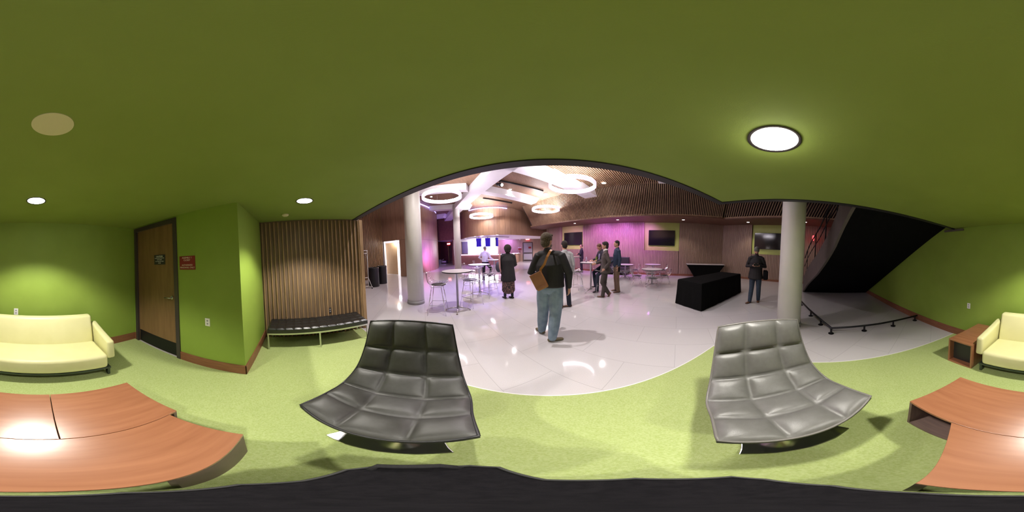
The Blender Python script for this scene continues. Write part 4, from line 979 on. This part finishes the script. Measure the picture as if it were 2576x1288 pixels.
    if collar_mat: MB().loft([V('neck')-Vector((0,0,0.02*k)),V('neck')+Vector((0,0.0,0.050*k))],[(0.076*k,0.074*k),(0.064*k,0.066*k)]).build('shirt_collar', collar_mat, root, smooth=True)
    if shirt:
        f_ = V('chest')+Vector((0,0.118*k*g,0.04*k)); sm = MB(); sm.loft([f_+Vector((0,0.006,0.13*k))*1.0+Vector((0,-0.035*k,0)),f_+Vector((0,0.012*k,0)),f_+Vector((0,0.012*k,-0.22*k))],[(0.05*k,0.02*k),(0.045*k,0.014*k),(0.03*k,0.012*k)],xd)
        sm.build('shirt', shirt, root, smooth=True)
    if skirt and skirt != 'both':
        s_ = MB(); s_.loft([P0-Vector((0,0,0.05)),P0-Vector((0,0,0.35*k)),P0-Vector((0,0,0.70*k))],[(0.16*k*g,0.13*k*g),(0.175*k*g,0.15*k*g),(0.185*k*g,0.155*k*g)],xd)
        s_.build('skirt', skirt, root, smooth=True)
        for q_ in ('R','L'): MB().loft([V('kn'+q_),V('an'+q_)],[(0.058*k,)*2,(0.045*k,)*2]).build('boot', bottom, root, smooth=True)
    for s in ('R','L'):
        a_ = V('an'+s); ty = j['toe'+s]; pt = j['pit'+s]; d = Vector((math.sin(ty)*math.cos(pt),math.cos(ty)*math.cos(pt),-math.sin(pt))); up = Vector((math.sin(ty)*math.sin(pt),math.cos(ty)*math.sin(pt),math.cos(pt)))
        sm = MB(); h0 = a_-up*0.055*k
        sm.loft([h0-d*0.055*k,h0-d*0.01*k,h0+d*0.07*k-up*0.008*k,h0+d*0.14*k-up*0.015*k,h0+d*0.175*k-up*0.018*k],[(0.034*k,0.033*k),(0.038*k,0.034*k),(0.044*k,0.026*k),(0.046*k,0.020*k),(0.034*k,0.015*k)],d.cross(up))
        sm.loft([a_+up*0.03*k,h0],[(0.036*k,0.040*k),(0.036*k,0.044*k)])
        sm.build('shoe', shoes or 'shell', root, remesh=vox)
    # hair
    if hat:
        hm = MB(); hm.ell(hp(0,-0.008,0.035),(0.086*k,0.103*k,0.100*k),18,12,HR3); o_ = hm.build('knit_hat', hat, root, smooth=True)
    elif hair == 'wrap':
        hm = MB(); hm.ell(hp(0,-0.03,0.02),(0.125*k,0.13*k,0.130*k),18,12,HR3); hm.ell(hp(0,-0.06,-0.07),(0.10*k,0.085*k,0.07*k),14,8,HR3); hm.build('hair', hairm, root, remesh=vox)
    elif hair != 'none':
        hm = MB()
        if hair == 'full': hm.ell(hp(0,-0.018,0.035),(0.090*k,0.104*k,0.100*k),18,12,HR3); hm.ell(hp(0,-0.050,-0.030),(0.080*k,0.068*k,0.085*k),16,10,HR3); hm.ell(hp(0.03,0.055,0.085),(0.045*k,0.035*k,0.025*k),12,8,HR3)
        elif hair == 'thin': hm.ell(hp(0,-0.020,0.022),(0.079*k,0.090*k,0.096*k),18,12,HR3)
        else: hm.ell(hp(0,-0.016,0.030),(0.083*k,0.097*k,0.096*k),18,12,HR3); hm.ell(hp(0,-0.045,-0.015),(0.073*k,0.060*k,0.075*k),16,10,HR3)
        hm.build('hair', hairm, root, remesh=vox)
    if beard:
        hm = MB(); hm.ell(hp(0,0.038,-0.078),(0.058*k,0.062*k,0.048*k),16,8,HR3); hm.build('beard', beard, root, smooth=True)
    for s in (-1,1):
        e_ = MB(); e_.ell(hp(s*0.030,0.080,0.012),(0.011*k,0.008*k,0.006*k),10,6,HR3); e_.build('eye','slot',root,smooth=True)
    m_ = MB(); m_.ell(hp(0,0.0945,-0.063),(0.020*k,0.004*k,0.004*k),10,6,HR3); m_.build('mouth', M['lips'], root, smooth=True)
    return root, hp
M['lips'] = mat('lips',(0.32,0.10,0.08),0.5)
black_coat = col('black_jacket',(0.010,0.009,0.010),0.7); jeans = col('faded_jeans',(0.19,0.26,0.35),0.85,(0.28,0.36,0.46),9); brownhair = col('brown_grey_hair',(0.05,0.035,0.022),0.9,(0.13,0.10,0.065),70,bump=0.9,bscale=110)
darkhair = col('dark_hair',(0.016,0.011,0.010),0.9,(0.035,0.026,0.022),70,bump=0.9,bscale=110); navy = col('navy_trousers',(0.012,0.015,0.03),0.8); brownshoe = col('brown_shoe',(0.12,0.05,0.025),0.5)
satchel_man,_ = person('man seen from behind in black jacket and faded blue jeans with a tan satchel',(-0.01,2.61,0.0),-0.28,1.84,hairm=brownhair,hair='full',top=black_coat,bottom=jeans,shoes=col('tan_trainer',(0.13,0.10,0.05),0.6),
    girth=1.28,belly=0.02,vox=0.009,head_yaw=0.35,loose=1.12,coat_len=0.95,J=dict(elL=(-0.32,-0.02,1.16),wrL=(-0.20,0.16,1.06),elR=(0.31,-0.04,1.17),wrR=(0.30,0.03,0.93),anL=(-0.19,0.12,0.09),knL=(-0.14,0.06,0.5),head=(-0.05,0.02,1.675),neck=(-0.03,-0.005,1.50),anR=(0.06,-0.12,0.09),knR=(0.09,-0.03,0.5),toeR=1.0,toeL=-0.9),palm={'R':(-1,0.3,0),'L':(0.5,0.2,-1)},beard=col('grey_beard',(0.2,0.17,0.14),0.7))
# satchel: flat leather case hung across the back
sa = thing('satchel','tan leather satchel hanging on the back of the man in jeans','bag',(-0.165,2.375,1.105),-0.15)
Rt = Matrix.Rotation(math.radians(-27),3,'Y')
def rv(x,y,z): q = Rt @ Vector((x,0,z)); return Vector((q.x,y,q.z))
X_,Z_ = Rt@Vector((1,0,0)), Rt@Vector((0,0,1))
MB().obox((0,0,0),0.088,0.030,0.132,X_,(0,1,0),Z_).build('body','satchel_side',sa,bevel=0.012,seg=3,smooth=True)
MB().obox(rv(-0.004,-0.036,0.014),0.091,0.006,0.120,X_,(0,1,0),Z_).build('flap','satchel',sa,bevel=0.005,seg=2)
MB().obox(rv(0.0,-0.044,-0.085),0.08,0.004,0.014,X_,(0,1,0),Z_).build('tie_strap','satchel',sa,bevel=0.003)
sp_ = MB(); pth = [rv(0.075,0.0,0.10),rv(0.078,0.0,0.135)+Vector((0.01,0.0,0.02)),Vector((0.075,0.005,0.25)),Vector((0.115,0.03,0.36)),Vector((0.15,0.085,0.44)),Vector((0.16,0.17,0.46))]
for a_,b_ in zip(pth,pth[1:]):
    d_ = (b_-a_); sp_.obox((a_+b_)/2,0.017,0.004,d_.length/2+0.004,(1,0,-d_.x/max(d_.z,0.01)),None or Vector((0,1,0)),d_)
sp_.build('strap','satchel_side',sa)

person('man in a pale grey shirt standing just behind the satchel man',(0.36,4.15,0),0.35,1.78,hairm=darkhair,top=col('pale_shirt',(0.42,0.42,0.44),0.8),bottom=navy,shoes=brownshoe,coat_len=0.96,J=dict(toeR=-1.2))
wom,_ = person('woman in long black coat, patterned skirt and dark hair, seen from behind',(-1.31,4.88,0),0.30,1.70,skin='skin_dark',hairm=darkhair,hair='wrap',top=col('long_black_coat',(0.010,0.008,0.010),0.8),bottom=navy,shoes=darkhair,coat_len=0.62,girth=1.18,
    skirt=mat('patterned_skirt',(0.025,0.018,0.018),0.85,col2=(0.30,0.16,0.14),scale=38,lo=0.5,hi=0.6),J=dict(elL=(-0.24,0.02,1.16),wrL=(-0.24,0.10,0.93),elR=(0.25,0.02,1.14),wrR=(0.14,0.20,1.05),toeR=-0.6,toeL=-0.5))
t = thing('shoulder_bag','dark grey handbag hanging at the left side of the woman in the coat','bag',(-1.60,4.82,1.02),0.3)
MB().ell((0,0,0),(0.10,0.14,0.17),16,10).build('body',col('grey_bag',(0.05,0.05,0.07),0.7),t,smooth=True)
MB().tube([(0.02,-0.08,0.12),(0.10,-0.05,0.38),(0.13,0.0,0.43),(0.10,0.06,0.38),(0.02,0.08,0.12)],0.009,6).build('strap','shell',t,smooth=True)
tag(MB().loft([(0,0,0.46),(-0.02,-0.02,0.25),(-0.02,0,0.0),(0.0,0.03,-0.12)],[(0.022,0.02),(0.030,0.014),(0.026,0.012),(0.020,0.010)]).build('scarf',col('pink_scarf',(0.50,0.26,0.26),0.8),smooth=True,loc=(-1.50,4.70,1.0)),'long pale pink scarf hanging down beside the woman in black','scarf')
person('man in a white shirt and black trousers leaning on the far tall table',(-3.16,7.43,0),-0.15,1.74,hairm=col('grey_hair',(0.18,0.16,0.15),0.6),hair='thin',top=col('white_shirt',(0.70,0.68,0.72),0.8),bottom=col('black_trousers',(0.010,0.010,0.012),0.8),shoes='shell',coat_len=0.99,
    J=dict(elL=(-0.33,-0.05,1.20),wrL=(-0.20,0.10,1.06),elR=(0.28,0.06,1.18),wrR=(0.30,0.30,1.10),knR=(0.20,0.25,0.62),anR=(0.16,0.12,0.30)),loose=1.1)
_,hp5 = person('man in glasses and dark blazer leaning over the tall table with the green tumbler',(1.88,5.62,0),1.75,1.86,hairm=col('auburn_hair',(0.12,0.045,0.02),0.6),hair='short',top=col('dark_blazer',(0.025,0.020,0.035),0.8),bottom=col('dark_jeans',(0.015,0.022,0.04),0.85),shoes='shell',coat_len=0.90,head_pitch=0.55,head_yaw=-0.35,shirt=col('lilac_shirt',(0.25,0.22,0.38),0.8),
    J=dict(pelvis=(0,-0.08,0.90),waist=(0,-0.04,1.02),chest=(0,0.02,1.22),neck=(0,0.07,1.42),head=(0,0.15,1.56),shR=(0.19,0.05,1.36),shL=(-0.19,0.05,1.36),elR=(0.27,0.12,1.12),elL=(-0.26,0.12,1.12),wrR=(0.16,0.33,1.10),wrL=(-0.16,0.32,1.10),hiR=(0.10,-0.06,0.86),hiL=(-0.10,-0.06,0.86),knR=(0.13,0.30,0.66),knL=(-0.14,0.28,0.60),anR=(0.12,0.22,0.20),anL=(-0.14,0.30,0.10)),palm={'R':(0,0,-1),'L':(0,0,-1)})
person('man in a grey-brown suit, one foot crossed behind, facing the tall table',(1.66,4.72,0),1.25,1.78,hairm=darkhair,hair='full',top=col('brown_suit',(0.055,0.042,0.038),0.85,(0.085,0.066,0.058),60),bottom=col('suit_trousers',(0.055,0.042,0.038),0.85,(0.075,0.060,0.052),60),shoes=col('brown_leather_shoe',(0.13,0.06,0.03),0.45),coat_len=0.84,head_yaw=-0.2,girth=1.02,collar_mat=M['plate'],
    J=dict(elL=(-0.27,-0.12,1.18),wrL=(-0.20,0.02,0.98),elR=(0.24,0.10,1.16),wrR=(0.16,0.30,1.10),anL=(0.14,-0.12,0.14),knL=(-0.04,0.10,0.52),anR=(0.05,0.08,0.09),toeL=0.9,pitL=0.9))
_,hp7 = person('man in a navy jacket and khaki trousers with a phone in hand',(2.30,5.30,0),1.45,1.86,hairm=darkhair,top=col('navy_jacket',(0.012,0.025,0.055),0.75,(0.02,0.036,0.075)),bottom=col('khaki_trousers',(0.20,0.13,0.085),0.85,(0.24,0.16,0.11)),shoes=brownshoe,coat_len=0.90,J=dict(wrL=(-0.26,0.02,0.92),wrR=(0.22,0.18,1.00),toeR=0.1,toeL=-0.1))
tag(MB().box(-0.04,0.04,-0.006,0.006,-0.08,0.08).build('phone','black_metal',loc=(2.24,4.98,0.86),rz=0.2,bevel=0.004),'black phone held low by the man in the navy jacket','phone')
person('man in black clothes with arms crossed beside the far television',(1.98,10.25,0),1.5,1.80,hairm=col('cropped_brown_hair',(0.10,0.05,0.03),0.6),hair='thin',top=col('dark_suit',(0.018,0.014,0.028),0.8),bottom=col('dark_suit_trousers',(0.018,0.014,0.028),0.8),shoes='shell',coat_len=0.86,
    J=dict(elR=(0.25,0.08,1.17),elL=(-0.25,0.08,1.17),wrR=(-0.04,0.22,1.20),wrL=(0.04,0.25,1.16)))
stripes = mat('striped_sweater',(0.02,0.015,0.04),0.85)
wv = stripes.node_tree.nodes.new('ShaderNodeTexWave'); wv.bands_direction = 'Z'; wv.inputs['Scale'].default_value = 3.2
tcn = [n_ for n_ in stripes.node_tree.nodes if n_.type == 'TEX_COORD'][0]; stripes.node_tree.links.new(tcn.outputs['Object'], wv.inputs[0])
rp = stripes.node_tree.nodes.new('ShaderNodeValToRGB'); rp.color_ramp.elements[0].position = 0.6; rp.color_ramp.elements[0].color = (0.02,0.015,0.04,1); rp.color_ramp.elements[1].position = 0.7; rp.color_ramp.elements[1].color = (0.5,0.45,0.6,1)
stripes.node_tree.links.new(wv.outputs['Fac'], rp.inputs[0]); stripes.node_tree.links.new(rp.outputs[0], stripes.node_tree.nodes['Principled BSDF'].inputs['Base Color'])
person('seated person in a striped dark sweater at the farthest tall table',(0.98,10.5,0),3.08,1.72,hairm=col('reddish_hair',(0.2,0.08,0.06),0.6),hair='thin',top=stripes,bottom=navy,shoes='shell',coat_len=0.95,
    J=dict(pelvis=(0,0,0.92),waist=(0,0,1.03),chest=(0,0.01,1.23),neck=(0,0.02,1.43),head=(0,0.04,1.60),shR=(0.185,0.02,1.37),shL=(-0.185,0.02,1.37),elR=(0.25,0.10,1.12),elL=(-0.25,0.10,1.12),wrR=(0.04,0.28,1.15),wrL=(-0.04,0.30,1.12),hiR=(0.1,0.02,0.88),hiL=(-0.1,0.02,0.88),knR=(0.13,0.38,0.80),knL=(-0.13,0.38,0.80),anR=(0.12,0.30,0.38),anL=(-0.12,0.30,0.38)))
hatm = col('grey_knit',(0.12,0.12,0.115),0.95,bump=0.5,bscale=80)
rzh = math.atan2(4.79,-1.51)  # looks back towards the lounge
person('man in grey knit hat, dark jacket and jeans looking down at a phone',(4.79,1.51,0),rzh,1.76,hair='none',hat=hatm,top=col('charcoal_jacket',(0.016,0.014,0.016),0.8),bottom=col('blue_jeans',(0.03,0.045,0.075),0.85,(0.045,0.065,0.10)),shoes=brownshoe,coat_len=0.80,girth=1.14,head_pitch=0.45,
    J=dict(elR=(0.29,-0.02,1.17),elL=(-0.29,-0.02,1.17),wrR=(0.09,0.24,1.22),wrL=(-0.09,0.24,1.22),anR=(0.15,0.10,0.09),anL=(-0.12,-0.10,0.09),toeR=0.7,toeL=0.1),palm={'R':(-1,0,0.4),'L':(1,0,0.4)},beard=col('dark_beard',(0.05,0.03,0.025),0.8))
def local(o, rz, x, y, z): c_, s_ = math.cos(rz), math.sin(rz); return (o[0]+c_*x-s_*y, o[1]+s_*x+c_*y, z)
tag(MB().box(-0.075,0.075,-0.006,0.006,-0.035,0.035).build('phone','black_metal',loc=local((4.79,1.51),rzh,0,0.36,1.23),rz=rzh,bevel=0.004),'black phone held at the chest by the man in the knit hat','phone')
t = thing('shoulder_bag','small black shoulder bag at the hip of the man in the knit hat','bag',local((4.79,1.51),rzh,-0.30,0.02,0.90),rzh)
MB().box(-0.07,0.07,-0.14,0.14,-0.14,0.14).build('body','case',t,bevel=0.03)
# glasses
for nm,(o,hpf) in {'a':((1.88,5.62,1.75),hp5)}.items():
    gm = MB()
    for s in (-1,1): gm.tube([hpf(s*0.031+0.022*math.cos(a_*PI/5),0.098,0.010+0.017*math.sin(a_*PI/5)) for a_ in range(10)],0.0025,5,loop=True)
    gm.tube([hpf(-0.008,0.100,0.012),hpf(0.008,0.100,0.012)],0.0025,5)
    par = [q for q in C.objects if q.get('label','').startswith('man in glasses')][0]
    gm.build('glasses','redsign',par)
